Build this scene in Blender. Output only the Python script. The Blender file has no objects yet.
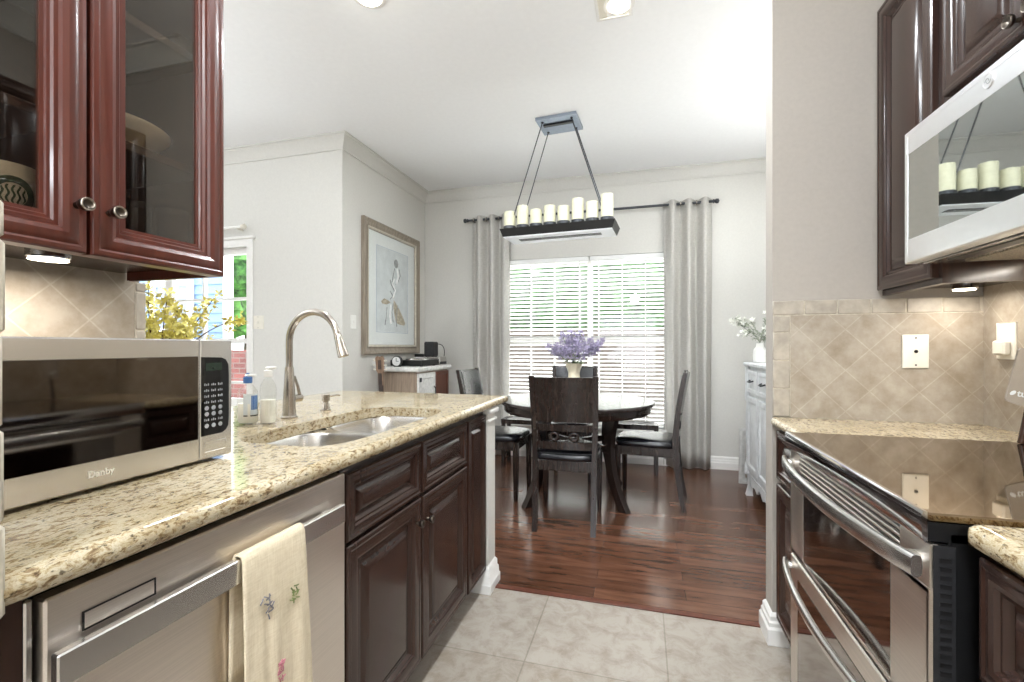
import bpy, bmesh, math, random
from mathutils import Vector, Matrix, noise
random.seed(7)
S = bpy.context.scene
COL = S.collection
PI = math.pi

# ------------------------------------------------------------------ camera
cam_data = bpy.data.cameras.new('camera')
cam = bpy.data.objects.new('camera', cam_data)
COL.objects.link(cam)
cam_data.sensor_width = 36.0
cam_data.lens = 460.0 / 1024.0 * 36.0
cam_data.shift_y = 5.5 / 1024.0
cam_data.clip_start = 0.02
cam.location = (0, 0, 1.194)
cam.rotation_euler = (math.radians(90), 0, math.radians(15.8))
S.camera = cam

# ------------------------------------------------------------------ sky and exposure
w = bpy.data.worlds.new('sky')
S.world = w
w.use_nodes = True
bg = w.node_tree.nodes['Background']
bg.inputs[0].default_value = (0.90, 0.94, 1.0, 1)
bg.inputs[1].default_value = 2.6
S.view_settings.view_transform = 'Standard'
S.view_settings.look = 'None'
S.view_settings.gamma = 1.0
S.view_settings.use_curve_mapping = False
S.view_settings.exposure = 1.36
S.cycles.use_denoising = True
CEIL = 2.965


def lamp(name, loc, power, size=0.1, kind='AREA', color=(1, 0.93, 0.84), rot=(0, 0, 0), sizey=None):
    d = bpy.data.lights.new(name, kind)
    d.energy = power
    d.color = color
    if kind == 'AREA':
        d.shape = 'DISK' if sizey is None else 'RECTANGLE'
        d.size = size
        if sizey: d.size_y = sizey
    else:
        d.shadow_soft_size = size
    o = bpy.data.objects.new(name, d)
    o.location = loc
    o.rotation_euler = rot
    COL.objects.link(o)
    return o

sun = lamp('sun', (0, 12, 12), 12.0, 0.02, 'SUN', (0.98, 0.99, 1), (math.radians(-33), math.radians(6), 0))
sun.data.angle = math.radians(1.0)
# unseen fill lamps added behind the camera to brighten the kitchen and family room
FILL_COL = (0.90, 0.955, 1)
UP = (PI, 0, 0)
lamp('kitchen_fill_light', (-0.2, -3.0, 2.5), 40, 0.14, 'POINT', FILL_COL)
lamp('kitchen_fill_uplight', (-0.5, -0.9, 1.95), 30, 0.35, 'AREA', FILL_COL, UP)
lamp('family_room_fill_uplight', (-3.6, 0.4, 1.9), 38, 0.35, 'AREA', FILL_COL, UP)
lamp('family_room_fill_uplight', (-4.6, -2.4, 1.9), 46, 0.35, 'AREA', FILL_COL, UP)

# ------------------------------------------------------------------ materials
def lin(c):
    def f(x):
        x /= 255.0
        return x / 12.92 if x <= 0.04045 else ((x + 0.055) / 1.055) ** 2.4
    return (f(c[0]), f(c[1]), f(c[2]), 1)


class N:
    """tiny node helper"""
    def __init__(s, name):
        s.m = bpy.data.materials.new(name)
        s.m.use_nodes = True
        s.t = s.m.node_tree
        s.b = s.t.nodes['Principled BSDF']
        s.out = s.t.nodes['Material Output']
    def add(s, kind, **kw):
        n = s.t.nodes.new(kind)
        for k, v in kw.items():
            if k in n.inputs: n.inputs[k].default_value = v
            else: setattr(n, k, v)
        return n
    def link(s, a, b): s.t.links.new(a, b)
    def coord(s, scale=(1, 1, 1), rot=(0, 0, 0), loc=(0, 0, 0)):
        c = s.add('ShaderNodeTexCoord')
        m = s.add('ShaderNodeMapping')
        m.inputs['Scale'].default_value = scale
        m.inputs['Rotation'].default_value = rot
        m.inputs['Location'].default_value = loc
        s.link(c.outputs['Object'], m.inputs['Vector'])
        return m.outputs['Vector']
    def ramp(s, fac, stops):
        r = s.add('ShaderNodeValToRGB')
        e = r.color_ramp.elements
        while len(e) > 1: e.remove(e[-1])
        e[0].position = stops[0][0]; e[0].color = lin(stops[0][1])
        for p, c in stops[1:]:
            x = e.new(p); x.color = lin(c)
        s.link(fac, r.inputs[0])
        return r.outputs[0]
    def noise(s, vec, scale, detail=4, rough=0.55, dist=0):
        n = s.add('ShaderNodeTexNoise')
        n.inputs['Scale'].default_value = scale
        n.inputs['Detail'].default_value = detail
        n.inputs['Roughness'].default_value = rough
        n.inputs['Distortion'].default_value = dist
        if vec: s.link(vec, n.inputs['Vector'])
        return n.outputs[0]
    def mix(s, fac, a, b, mode='MIX'):
        n = s.add('ShaderNodeMix', data_type='RGBA', blend_type=mode)
        for sock, v in ((n.inputs[0], fac), (n.inputs[6], a), (n.inputs[7], b)):
            if hasattr(v, 'links'): s.link(v, sock)
            elif isinstance(v, tuple): sock.default_value = v
            else: sock.default_value = v
        return n.outputs[2]
    def bump(s, h, strength=0.2, dist=0.002):
        b = s.add('ShaderNodeBump')
        b.inputs['Strength'].default_value = strength
        b.inputs['Distance'].default_value = dist
        s.link(h, b.inputs['Height'])
        s.link(b.outputs[0], s.b.inputs['Normal'])
    def base(s, c):
        if hasattr(c, 'links'): s.link(c, s.b.inputs['Base Color'])
        else: s.b.inputs['Base Color'].default_value = lin(c)
    def set(s, rough=0.5, metal=0, spec=0.5, coat=0):
        s.b.inputs['Roughness'].default_value = rough
        s.b.inputs['Metallic'].default_value = metal
        s.b.inputs['Specular IOR Level'].default_value = spec
        s.b.inputs['Coat Weight'].default_value = coat
        s.b.inputs['Coat Roughness'].default_value = 0.08


def plain(name, c, rough=0.5, metal=0, spec=0.5, coat=0, vary=0.06, scale=30, bump=0):
    n = N(name)
    n.set(rough, metal, spec, coat)
    v = n.noise(n.coord(), scale)
    d = tuple(max(0, x * (1 - vary * 2)) for x in c)
    l = tuple(min(255, x * (1 + vary)) for x in c)
    n.base(n.ramp(v, [(0.3, d), (0.7, l)]))
    if bump: n.bump(v, bump)
    return n.m


def emit(name, c, strength):
    n = N(name)
    n.base((10, 10, 10))
    n.b.inputs['Emission Color'].default_value = lin(c)
    n.b.inputs['Emission Strength'].default_value = strength
    return n.m


def pane_glass(name, tint=(254, 255, 255), f=1.0):
    """thin clear sheet: straight-through light plus Fresnel reflection"""
    n = N(name)
    t = n.add('ShaderNodeBsdfTransparent'); t.inputs[0].default_value = lin(tint)
    g = n.add('ShaderNodeBsdfGlossy'); g.inputs['Roughness'].default_value = 0.0
    fr = n.add('ShaderNodeLayerWeight'); fr.inputs[0].default_value = 0.5
    pw = n.add('ShaderNodeMath', operation='POWER'); pw.inputs[1].default_value = 5
    n.link(fr.outputs['Facing'], pw.inputs[0])
    mu = n.add('ShaderNodeMath', operation='MULTIPLY_ADD'); mu.inputs[1].default_value = 0.9 * f; mu.inputs[2].default_value = 0.035 * f
    n.link(pw.outputs[0], mu.inputs[0])
    x = n.add('ShaderNodeMixShader')
    n.link(mu.outputs[0], x.inputs[0]); n.link(t.outputs[0], x.inputs[1]); n.link(g.outputs[0], x.inputs[2])
    n.link(x.outputs[0], n.out.inputs[0])
    return n.m


def granite_mat():
    n = N('granite')
    v = n.coord((1.0, 0.55, 1.0), (0, 0, 0.5))
    a = n.noise(v, 88, 8, 0.72, 0.5)
    c = n.ramp(a, [(0.30, (74, 58, 44)), (0.40, (132, 110, 82)), (0.47, (178, 162, 128)), (0.53, (202, 192, 169)), (0.60, (178, 162, 132)), (0.70, (215, 210, 197))])
    b = n.noise(v, 170, 3, 0.6)
    d = n.ramp(b, [(0.33, (70, 58, 48)), (0.42, (255, 255, 255))])
    c = n.mix(0.75, c, d, 'MULTIPLY')
    e = n.noise(n.coord(), 9, 3)
    f = n.ramp(e, [(0.35, (214, 202, 182)), (0.65, (255, 255, 255))])
    c = n.mix(0.6, c, f, 'MULTIPLY')
    n.base(c)
    n.set(0.09, 0, 0.5)
    return n.m


def cab_wood(name, dark, light, rough=0.28):
    n = N(name)
    v = n.coord((14, 14, 1.2))
    a = n.noise(v, 4, 6, 0.6, 0.3)
    n.base(n.ramp(a, [(0.25, dark), (0.75, light)]))
    n.set(rough, 0, 0.45, 0.12)
    return n.m


def diag_tile():
    n = N('travertine_tile')
    c = n.add('ShaderNodeTexCoord')
    sp = n.add('ShaderNodeSeparateXYZ'); n.link(c.outputs['Object'], sp.inputs[0])
    ad = n.add('ShaderNodeMath', operation='ADD'); n.link(sp.outputs[0], ad.inputs[0]); n.link(sp.outputs[1], ad.inputs[1])
    cb = n.add('ShaderNodeCombineXYZ'); n.link(ad.outputs[0], cb.inputs[0]); n.link(sp.outputs[2], cb.inputs[1])
    m = n.add('ShaderNodeMapping'); m.inputs['Rotation'].default_value = (0, 0, PI / 4)
    m.inputs['Location'].default_value = (0.02, 0.03, 0)
    n.link(cb.outputs[0], m.inputs[0])
    b = n.add('ShaderNodeTexBrick', offset=0.0)
    b.inputs['Color1'].default_value = lin((176, 167, 154)); b.inputs['Color2'].default_value = lin((168, 158, 144))
    b.inputs['Mortar'].default_value = lin((184, 175, 162))
    b.inputs['Scale'].default_value = 1
    b.inputs['Mortar Size'].default_value = 0.0024
    b.inputs['Mortar Smooth'].default_value = 0.4
    b.inputs['Brick Width'].default_value = 0.112; b.inputs['Row Height'].default_value = 0.112
    n.link(m.outputs[0], b.inputs['Vector'])
    s = n.noise(n.coord(), 14, 6, 0.65)
    t = n.ramp(s, [(0.3, (205, 196, 182)), (0.65, (255, 255, 255))])
    n.base(n.mix(0.8, b.outputs[0], t, 'MULTIPLY'))
    n.set(0.45, 0, 0.4)
    n.bump(b.outputs['Fac'], -0.35, 0.002)
    return n.m


def floor_tile():
    n = N('floor_tile')
    b = n.add('ShaderNodeTexBrick', offset=0.0)
    b.inputs['Color1'].default_value = lin((164, 156, 146)); b.inputs['Color2'].default_value = lin((158, 149, 138))
    b.inputs['Mortar'].default_value = lin((140, 132, 120))
    b.inputs['Scale'].default_value = 1
    b.inputs['Mortar Size'].default_value = 0.003
    b.inputs['Brick Width'].default_value = 0.52; b.inputs['Row Height'].default_value = 0.50
    n.link(n.coord(loc=(0.43 + 5.2, -1.69 + 5.0, 0)), b.inputs['Vector'])
    s = n.noise(n.coord(), 13, 9, 0.74, 0.5)
    t = n.ramp(s, [(0.34, (208, 198, 186)), (0.56, (255, 255, 255))])
    n.base(n.mix(0.8, b.outputs[0], t, 'MULTIPLY'))
    n.set(0.33, 0, 0.4)
    n.bump(b.outputs['Fac'], -0.2, 0.002)
    return n.m


def floor_wood():
    n = N('floor_wood')
    b = n.add('ShaderNodeTexBrick', offset=0.37, offset_frequency=2)
    b.inputs['Color1'].default_value = lin((88, 59, 44)); b.inputs['Color2'].default_value = lin((112, 79, 62))
    b.inputs['Mortar'].default_value = lin((58, 34, 24))
    b.inputs['Scale'].default_value = 1
    b.inputs['Mortar Size'].default_value = 0.0012
    b.inputs['Brick Width'].default_value = 1.15; b.inputs['Row Height'].default_value = 0.095
    n.link(n.coord(loc=(9, 9, 0)), b.inputs['Vector'])
    g = n.noise(n.coord((1.4, 9, 1)), 3.0, 6, 0.6, 0.6)
    t = n.ramp(g, [(0.3, (168, 148, 136)), (0.62, (255, 250, 244))])
    n.base(n.mix(0.85, b.outputs[0], t, 'MULTIPLY'))
    n.set(0.2, 0, 0.5)
    n.bump(g, 0.025, 0.002)
    return n.m


def steel(name='brushed_steel', c=(222, 220, 217), rough=0.26, scale=(1, 260, 260)):
    n = N(name)
    a = n.noise(n.coord(scale), 3, 3)
    n.base(n.ramp(a, [(0.3, tuple(x * 0.93 for x in c)), (0.7, c)]))
    n.set(rough, 1.0)
    return n.m


def weave(name, a, b, sx=220, rough=0.9, trans=0.0):
    n = N(name)
    v = n.noise(n.coord((sx, sx, sx * 0.12)), 1.2, 3)
    u = n.noise(n.coord((sx * 0.1, sx * 0.1, sx)), 1.2, 3)
    x = n.mix(0.5, n.ramp(v, [(0.3, a), (0.7, b)]), n.ramp(u, [(0.3, a), (0.7, b)]))
    n.base(x)
    n.set(rough, 0, 0.2)
    n.bump(u, 0.25, 0.001)
    if trans:
        t = n.add('ShaderNodeBsdfTranslucent'); n.link(x, t.inputs[0])
        m = n.add('ShaderNodeMixShader'); m.inputs[0].default_value = trans
        n.link(n.b.outputs[0], m.inputs[1]); n.link(t.outputs[0], m.inputs[2])
        n.link(m.outputs[0], n.out.inputs[0])
    return n.m


def brickwall():
    n = N('brick')
    b = n.add('ShaderNodeTexBrick')
    b.inputs['Color1'].default_value = lin((124, 70, 64)); b.inputs['Color2'].default_value = lin((96, 54, 50))
    b.inputs['Mortar'].default_value = lin((110, 98, 92))
    b.inputs['Scale'].default_value = 1
    b.inputs['Mortar Size'].default_value = 0.008
    b.inputs['Brick Width'].default_value = 0.22; b.inputs['Row Height'].default_value = 0.075
    n.link(n.coord(rot=(PI / 2, 0, 0)), b.inputs['Vector'])
    n.base(b.outputs[0]); n.set(0.9)
    return n.m


M = {}
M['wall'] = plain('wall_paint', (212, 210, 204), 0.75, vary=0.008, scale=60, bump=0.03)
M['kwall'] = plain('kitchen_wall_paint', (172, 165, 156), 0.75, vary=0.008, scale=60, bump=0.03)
M['ceiling'] = plain('ceiling_paint', (244, 244, 244), 0.85, vary=0.004)
M['trim'] = plain('white_trim_paint', (232, 230, 226), 0.4, vary=0.006)
M['granite'] = granite_mat()
M['cherry'] = cab_wood('cherry_wood', (70, 31, 22), (94, 45, 33), 0.3)
M['keys'] = plain('grey_key_print', (150, 152, 154), 0.5, vary=0.1)
M['espresso'] = cab_wood('espresso_wood', (46, 31, 26), (60, 41, 34), 0.22)
M['inner'] = cab_wood('cabinet_inside', (40, 24, 20), (58, 36, 29), 0.5)
M['tile'] = diag_tile()
M['bordertile'] = plain('border_tile', (173, 164, 150), 0.5, vary=0.05, scale=24, bump=0.1)
M['tumbled'] = plain('tumbled_tile', (190, 181, 164), 0.7, vary=0.06, scale=60, bump=0.4)
M['ftile'] = floor_tile()
M['fwood'] = floor_wood()
M['steel'] = steel()
M['steelv'] = steel('brushed_steel_door', (238, 230, 221), 0.36, (260, 1, 260))
M['nickel'] = steel('brushed_nickel', (186, 178, 168), 0.25, (200, 200, 2))
M['chrome'] = plain('chrome', (225, 225, 228), 0.08, 1.0, vary=0.01)
M['knob'] = plain('dark_knob_metal', (92, 84, 76), 0.3, 1.0, vary=0.1)
M['knobface'] = plain('pewter_knob_face', (176, 166, 152), 0.28, 1.0, vary=0.06)
M['black'] = plain('black_plastic', (18, 18, 19), 0.35, vary=0.1)
def mirror(name, c, rough=0.03):
    n = N(name); n.base(c); n.set(rough, 1.0); return n.m
M['hoodglass'] = mirror('tinted_mirror_glass', (196, 200, 198), 0.02)
M['ovenglass'] = mirror('oven_door_glass', (158, 152, 148), 0.05)
M['mwglass'] = mirror('microwave_door_glass', (104, 98, 92), 0.04)
M['blackglass'] = plain('black_glass', (7, 7, 8), 0.03, 0, 0.6, vary=0.02)
M['cooktop'] = mirror('cooktop_glass', (146, 128, 104), 0.035)
M['darkgrey'] = plain('dark_grey_metal', (58, 58, 60), 0.45, 0.6, vary=0.05)
M['white'] = plain('white_plastic', (238, 237, 232), 0.4, vary=0.01)
M['ivory'] = plain('ivory_plastic', (226, 221, 208), 0.4, vary=0.01)
M['cream'] = plain('cream_ceramic', (226, 216, 190), 0.2, vary=0.02)
M['glass'] = pane_glass('clear_glass')
M['cabglass'] = pane_glass('cabinet_glass', (236, 230, 220), 3.4)
M['tumbler'] = pane_glass('tumbler_glass', (225, 228, 228), 1.0)
M['bottle'] = pane_glass('bottle_plastic', (252, 252, 250), 0.9)
M['linen'] = weave('linen_curtain', (186, 183, 176), (216, 213, 207), 190, trans=0.12)
M['towel'] = weave('waffle_towel', (206, 190, 160), (232, 220, 196), 300)
M['blind'] = plain('blind_slat', (240, 240, 238), 0.45, vary=0.005)
M['tablewood'] = cab_wood('dark_table_wood', (26, 18, 15), (48, 36, 31), 0.24)
M['tabletop'] = cab_wood('dark_table_top', (46, 42, 41), (66, 60, 58), 0.14)
M['leather'] = plain('black_leather', (20, 21, 26), 0.26, 0, 0.6, vary=0.08, scale=90, bump=0.05)
M['iron'] = plain('dark_iron', (70, 72, 76), 0.35, 0.7, vary=0.06)
M['candle'] = plain('ivory_candle_wax', (214, 211, 184), 0.55, vary=0.02)
M['silverwood'] = cab_wood('silver_brown_frame', (120, 108, 94), (166, 155, 140), 0.4)
M['framelip'] = plain('pale_frame_lip', (196, 188, 172), 0.4, vary=0.04)
M['mat'] = plain('mat_board', (233, 233, 231), 0.8, vary=0.005)
M['paper'] = plain('art_paper', (218, 220, 220), 0.8, vary=0.03, scale=8)
M['arttan'] = plain('art_tan', (186, 172, 150), 0.8, vary=0.12, scale=40)
M['artgrey'] = plain('art_grey', (150, 150, 150), 0.8, vary=0.12, scale=40)
M['artwhite'] = plain('art_white', (240, 240, 238), 0.8, vary=0.03)
M['artblue'] = plain('art_blue_line', (140, 158, 184), 0.8)
M['washwood'] = cab_wood('washed_brown_wood', (120, 102, 86), (166, 148, 130), 0.5)
M['redwood'] = cab_wood('red_brown_wood', (74, 38, 26), (104, 58, 40), 0.5)
M['whitewash'] = plain('distressed_white', (214, 213, 209), 0.5, vary=0.05, scale=30)
M['greywash'] = plain('distressed_grey', (216, 218, 219), 0.45, vary=0.035, scale=16)
M['lilac'] = plain('lilac_petals', (172, 162, 192), 0.7, vary=0.14, scale=70)
M['yellow'] = plain('yellow_petals', (240, 224, 130), 0.6, vary=0.10, scale=60)
M['palepetal'] = plain('white_petals', (232, 232, 222), 0.6, vary=0.04, scale=60)
M['leaf'] = plain('leaf_green', (98, 118, 78), 0.6, vary=0.2, scale=60)
M['sage'] = plain('sage_leaf', (150, 156, 138), 0.6, vary=0.15, scale=60)
M['twig'] = plain('brown_twig', (92, 70, 58), 0.8, vary=0.1)
M['blue'] = plain('blue_label', (64, 108, 166), 0.5, vary=0.03)
M['label'] = plain('pale_label', (212, 218, 222), 0.5, vary=0.02)
M['green'] = plain('green_print', (28, 74, 54), 0.5, vary=0.03)
M['pink'] = plain('pink_thread', (186, 120, 130), 0.8)
M['thread'] = plain('green_thread', (112, 122, 72), 0.8, vary=0.2)
M['greythread'] = plain('grey_thread', (120, 116, 122), 0.8, vary=0.2)
M['grass'] = plain('lawn', (70, 92, 54), 0.9, vary=0.25, scale=6)
M['tree'] = plain('tree_leaves', (46, 72, 36), 0.8, vary=0.5, scale=5, bump=0.8)
M['brighttree'] = plain('bright_leaves', (92, 134, 66), 0.8, vary=0.4, scale=4)
M['bark'] = plain('tree_bark', (90, 74, 60), 0.9, vary=0.2)
M['siding'] = plain('blue_siding', (112, 142, 176), 0.6, vary=0.01)
M['brick'] = brickwall()
M['bounceslab'] = plain('pale_bounce_slab', (206, 202, 194), 0.8, vary=0.05, scale=3)
M['fence'] = cab_wood('fence_wood', (60, 54, 50), (84, 76, 68), 0.8)
M['lampglow'] = emit('lamp_glow', (255, 246, 226), 9)
M['puckglow'] = emit('puck_glow', (255, 240, 214), 7)
M['canopy'] = plain('blue_grey_metal', (150, 160, 174), 0.3, 0.7, vary=0.02)
M['hoodsteel'] = plain('white_steel', (243, 244, 246), 0.3, 0.85, vary=0.005)
M['whitepanel'] = plain('white_panel', (244, 247, 252), 0.35, vary=0.005)  # plain near-white colour of the chandelier tray underside
M['grid'] = plain('filter_mesh', (150, 142, 130), 0.5, 0.6, vary=0.25, scale=300)
M['dial'] = plain('clock_dial', (236, 236, 234), 0.4, vary=0.01)
M['woven'] = weave('woven_seat', (52, 50, 50), (100, 98, 98), 120, 0.5)
M['turner'] = plain('grey_silicone', (150, 142, 132), 0.5, vary=0.02)
M['guitarwood'] = cab_wood('guitar_wood', (120, 96, 78), (158, 132, 110), 0.35)
M['fret'] = plain('dark_fretboard', (70, 58, 54), 0.5, vary=0.1)

# ------------------------------------------------------------------ mesh helpers
ORG = {}


class MB:
    def __init__(s): s.bm = bmesh.new()
    def face(s, vs):
        try: return s.bm.faces.new(vs)
        except ValueError: return None
    def box(s, x0, x1, y0, y1, z0, z1, b=0.0, seg=1):
        if x0 > x1: x0, x1 = x1, x0
        if y0 > y1: y0, y1 = y1, y0
        if z0 > z1: z0, z1 = z1, z0
        v = [s.bm.verts.new(p) for p in ((x0, y0, z0), (x1, y0, z0), (x1, y1, z0), (x0, y1, z0), (x0, y0, z1), (x1, y0, z1), (x1, y1, z1), (x0, y1, z1))]
        fs = [s.face([v[i] for i in q]) for q in ((3, 2, 1, 0), (4, 5, 6, 7), (0, 1, 5, 4), (1, 2, 6, 5), (2, 3, 7, 6), (3, 0, 4, 7))]
        if b > 0:
            b = min(b, 0.49 * min(x1 - x0, y1 - y0, z1 - z0))
            es = list({e for f in fs for e in f.edges})
            bmesh.ops.bevel(s.bm, geom=es, offset=b, segments=seg, profile=0.5, affect='EDGES')
        return s
    def loft(s, loops, closed=True, cap=True):
        vs = [[s.bm.verts.new(p) for p in l] for l in loops]
        n = len(vs[0])
        for a, b in zip(vs, vs[1:]):
            for i in range(n if closed else n - 1):
                j = (i + 1) % n
                s.face([a[i], a[j], b[j], b[i]])
        if cap and closed:
            s.face(list(reversed(vs[0]))); s.face(vs[-1])
        return s
    def tube(s, pts, r, n=10, cap=True):
        pts = [Vector(p) for p in pts]
        rs = r if isinstance(r, (list, tuple)) else [r] * len(pts)
        loops = []
        t = (pts[1] - pts[0]).normalized()
        up = Vector((0, 0, 1)) if abs(t.z) < 0.9 else Vector((1, 0, 0))
        u = t.cross(up).normalized()
        for i, p in enumerate(pts):
            a = pts[max(i - 1, 0)]; b = pts[min(i + 1, len(pts) - 1)]
            t = (b - a).normalized()
            u = (u - t * u.dot(t)).normalized()
            v = t.cross(u)
            loops.append([p + (u * math.cos(2 * PI * k / n) + v * math.sin(2 * PI * k / n)) * rs[i] for k in range(n)])
        return s.loft(loops, True, cap)
    def lathe(s, c, prof, n=28, axis='z', cap=True):
        c = Vector(c); loops = []
        for r, z in prof:
            r = max(r, 0.0002)
            l = []
            for k in range(n):
                a, b = r * math.cos(2 * PI * k / n), r * math.sin(2 * PI * k / n)
                l.append(c + Vector({'z': (a, b, z), 'x': (z, a, b), 'y': (b, z, a)}[axis]))
            loops.append(l)
        return s.loft(loops, True, cap)
    def rings(s, f, u0, u1, v0, v1, prof, cap=True, back=True):
        loops = []
        for ins, h in prof:
            loops.append([Vector(f(u0 + ins, v0 + ins, h)), Vector(f(u1 - ins, v0 + ins, h)), Vector(f(u1 - ins, v1 - ins, h)), Vector(f(u0 + ins, v1 - ins, h))])
        vs = [[s.bm.verts.new(p) for p in l] for l in loops]
        for a, b in zip(vs, vs[1:]):
            for i in range(4):
                j = (i + 1) % 4
                s.face([a[i], a[j], b[j], b[i]])
        if cap: s.face(vs[-1])
        if back: s.face(list(reversed(vs[0])))
        return s
    def frame(s, f, u0, u1, v0, v1, prof):
        """closed picture-frame moulding: the last ring joins back to the first"""
        loops = []
        for ins, h in prof + [prof[0]]:
            loops.append([Vector(f(u0 + ins, v0 + ins, h)), Vector(f(u1 - ins, v0 + ins, h)), Vector(f(u1 - ins, v1 - ins, h)), Vector(f(u0 + ins, v1 - ins, h))])
        vs = [[s.bm.verts.new(p) for p in l] for l in loops[:-1]]
        vs.append(vs[0])
        for a, b in zip(vs, vs[1:]):
            for i in range(4):
                j = (i + 1) % 4
                s.face([a[i], a[j], b[j], b[i]])
        return s
    def prism(s, poly, f, w0, w1):
        return s.loft([[Vector(f(u, v, w0)) for u, v in poly], [Vector(f(u, v, w1)) for u, v in poly]])
    def ball(s, c, r, n=14, m=8):
        rx, ry, rz = r if isinstance(r, tuple) else (r, r, r)
        loops = []
        for j in range(m + 1):
            t = -PI / 2 + PI * j / m
            q = max(math.cos(t), 0.02)
            loops.append([Vector((c[0] + rx * q * math.cos(2 * PI * k / n), c[1] + ry * q * math.sin(2 * PI * k / n), c[2] + rz * math.sin(t))) for k in range(n)])
        return s.loft(loops)
    def torus(s, c, R, r, axis='y', n=20, m=8):
        c = Vector(c)
        def P(i, j):
            a = 2 * PI * i / n; b = 2 * PI * j / m
            q = R + r * math.cos(b)
            return c + Vector({'z': (q * math.cos(a), q * math.sin(a), r * math.sin(b)), 'y': (q * math.cos(a), r * math.sin(b), q * math.sin(a)), 'x': (r * math.sin(b), q * math.cos(a), q * math.sin(a))}[axis])
        vs = [[s.bm.verts.new(P(i, j)) for j in range(m)] for i in range(n)]
        for i in range(n):
            for j in range(m):
                s.face([vs[i][j], vs[(i + 1) % n][j], vs[(i + 1) % n][(j + 1) % m], vs[i][(j + 1) % m]])
        return s
    def quad(s, ps): s.face([s.bm.verts.new(p) for p in ps]); return s
    def build(s, name, mat, parent=None, smooth=28, loc=None):
        bmesh.ops.recalc_face_normals(s.bm, faces=s.bm.faces)
        me = bpy.data.meshes.new(name)
        o = bpy.data.objects.new(name, me)
        if parent is not None:
            org = ORG.get(parent.name, Vector((0, 0, 0)))
            o.parent = parent
            ORG[o.name] = org
        else:
            org = Vector(loc) if loc else Vector((0, 0, 0))
            o.location = org
            ORG[o.name] = org
        if org.length > 0: bmesh.ops.translate(s.bm, verts=s.bm.verts, vec=-org)
        s.bm.to_mesh(me); s.bm.free()
        if smooth:
            for p in me.polygons: p.use_smooth = True
            me.set_sharp_from_angle(angle=math.radians(smooth))
        me.materials.append(M[mat] if isinstance(mat, str) else mat)
        COL.objects.link(o)
        return o


def tag(o, label, cat, group=None):
    o['label'] = label; o['category'] = cat
    if group: o['group'] = group
    return o


def thing(name, label, cat, loc=(0, 0, 0), group=None):
    o = bpy.data.objects.new(name, None)
    o.empty_display_size = 0.05
    o.location = loc
    COL.objects.link(o)
    ORG[o.name] = Vector(loc)
    return tag(o, label, cat, group)


def struct(name, mb, mat, smooth=38, label=None):
    o = mb.build(name, mat, None, smooth)
    o['kind'] = 'structure'
    return o


def copy_tree(o, parent=None):
    c = o.copy()
    COL.objects.link(c)
    if parent is not None: c.parent = parent
    for ch in list(o.children): copy_tree(ch, c)
    return c


def FX(X): return lambda u, v, w: (X + w, u, v)       # face looking +X
def FNX(X): return lambda u, v, w: (X - w, u, v)      # face looking -X
def FNY(Y): return lambda u, v, w: (u, Y - w, v)      # face looking -Y
def FNZ(Z): return lambda u, v, w: (u, v, Z - w)      # face looking down


def text(s, size, mtx, mat, parent, name='logo', depth=0.0006):
    cu = bpy.data.curves.new('t', 'FONT')
    cu.body = s; cu.size = size; cu.extrude = depth
    cu.align_x = 'CENTER'; cu.align_y = 'CENTER'
    cu.offset = size * 0.016
    t = bpy.data.objects.new('t', cu)
    COL.objects.link(t)
    dg = bpy.context.evaluated_depsgraph_get()
    me = bpy.data.meshes.new_from_object(t.evaluated_get(dg))
    bpy.data.objects.remove(t)
    me.transform(mtx)
    org = ORG.get(parent.name, Vector((0, 0, 0)))
    me.transform(Matrix.Translation(-org))
    me.materials.clear(); me.materials.append(M[mat])
    o = bpy.data.objects.new(name, me)
    o.parent = parent
    ORG[o.name] = org
    COL.objects.link(o)
    return o


def basis(loc, ex, ey):
    ex = Vector(ex).normalized(); ey = Vector(ey).normalized(); ez = ex.cross(ey)
    m = Matrix((ex, ey, ez)).transposed().to_4x4()
    return Matrix.Translation(loc) @ m


def bez(p0, p1, p2, p3, n=12):
    out = []
    for i in range(n + 1):
        t = i / n
        out.append(tuple((1 - t) ** 3 * a + 3 * (1 - t) ** 2 * t * b + 3 * (1 - t) * t * t * c + t ** 3 * d for a, b, c, d in zip(p0, p1, p2, p3)))
    return out


def superell(cx, cy, hx, hy, n, p):
    out = []
    for i in range(n):
        a = 2 * PI * i / n
        ca, sa = math.cos(a), math.sin(a)
        out.append((cx + hx * math.copysign(abs(ca) ** (2 / p), ca), cy + hy * math.copysign(abs(sa) ** (2 / p), sa)))
    return out


DOOR = [(0, 0), (0, .016), (.003, .020), (.012, .0215), (.018, .0195), (.030, .0215), (.042, .0205), (.050, .016), (.053, .0125), (.059, .0135), (.064, .009), (.068, .0045), (.078, .0045), (.084, .008), (.098, .0150), (.104, .0165)]
DRAWER = [(0, 0), (0, .016), (.003, .020), (.010, .0215), (.015, .0195), (.024, .0215), (.032, .0195), (.036, .0135), (.041, .0140), (.045, .009), (.049, .0045), (.054, .0045), (.059, .009), (.069, .0155), (.073, .0165)]
NARROW = [(0, 0), (0, .016), (.003, .020), (.010, .0215), (.015, .0195), (.028, .0215), (.036, .0165), (.040, .0125), (.045, .0130), (.050, .0045), (.055, .0045), (.066, .0145), (.069, .016)]
GLASSDOOR = [(0, 0), (0, .016), (.003, .021), (.010, .023), (.014, .021), (.022, .025), (.032, .0255), (.040, .022), (.043, .016), (.050, .0165), (.053, .0125), (.058, .0125), (.060, .009), (.066, .009), (.066, 0)]


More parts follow.
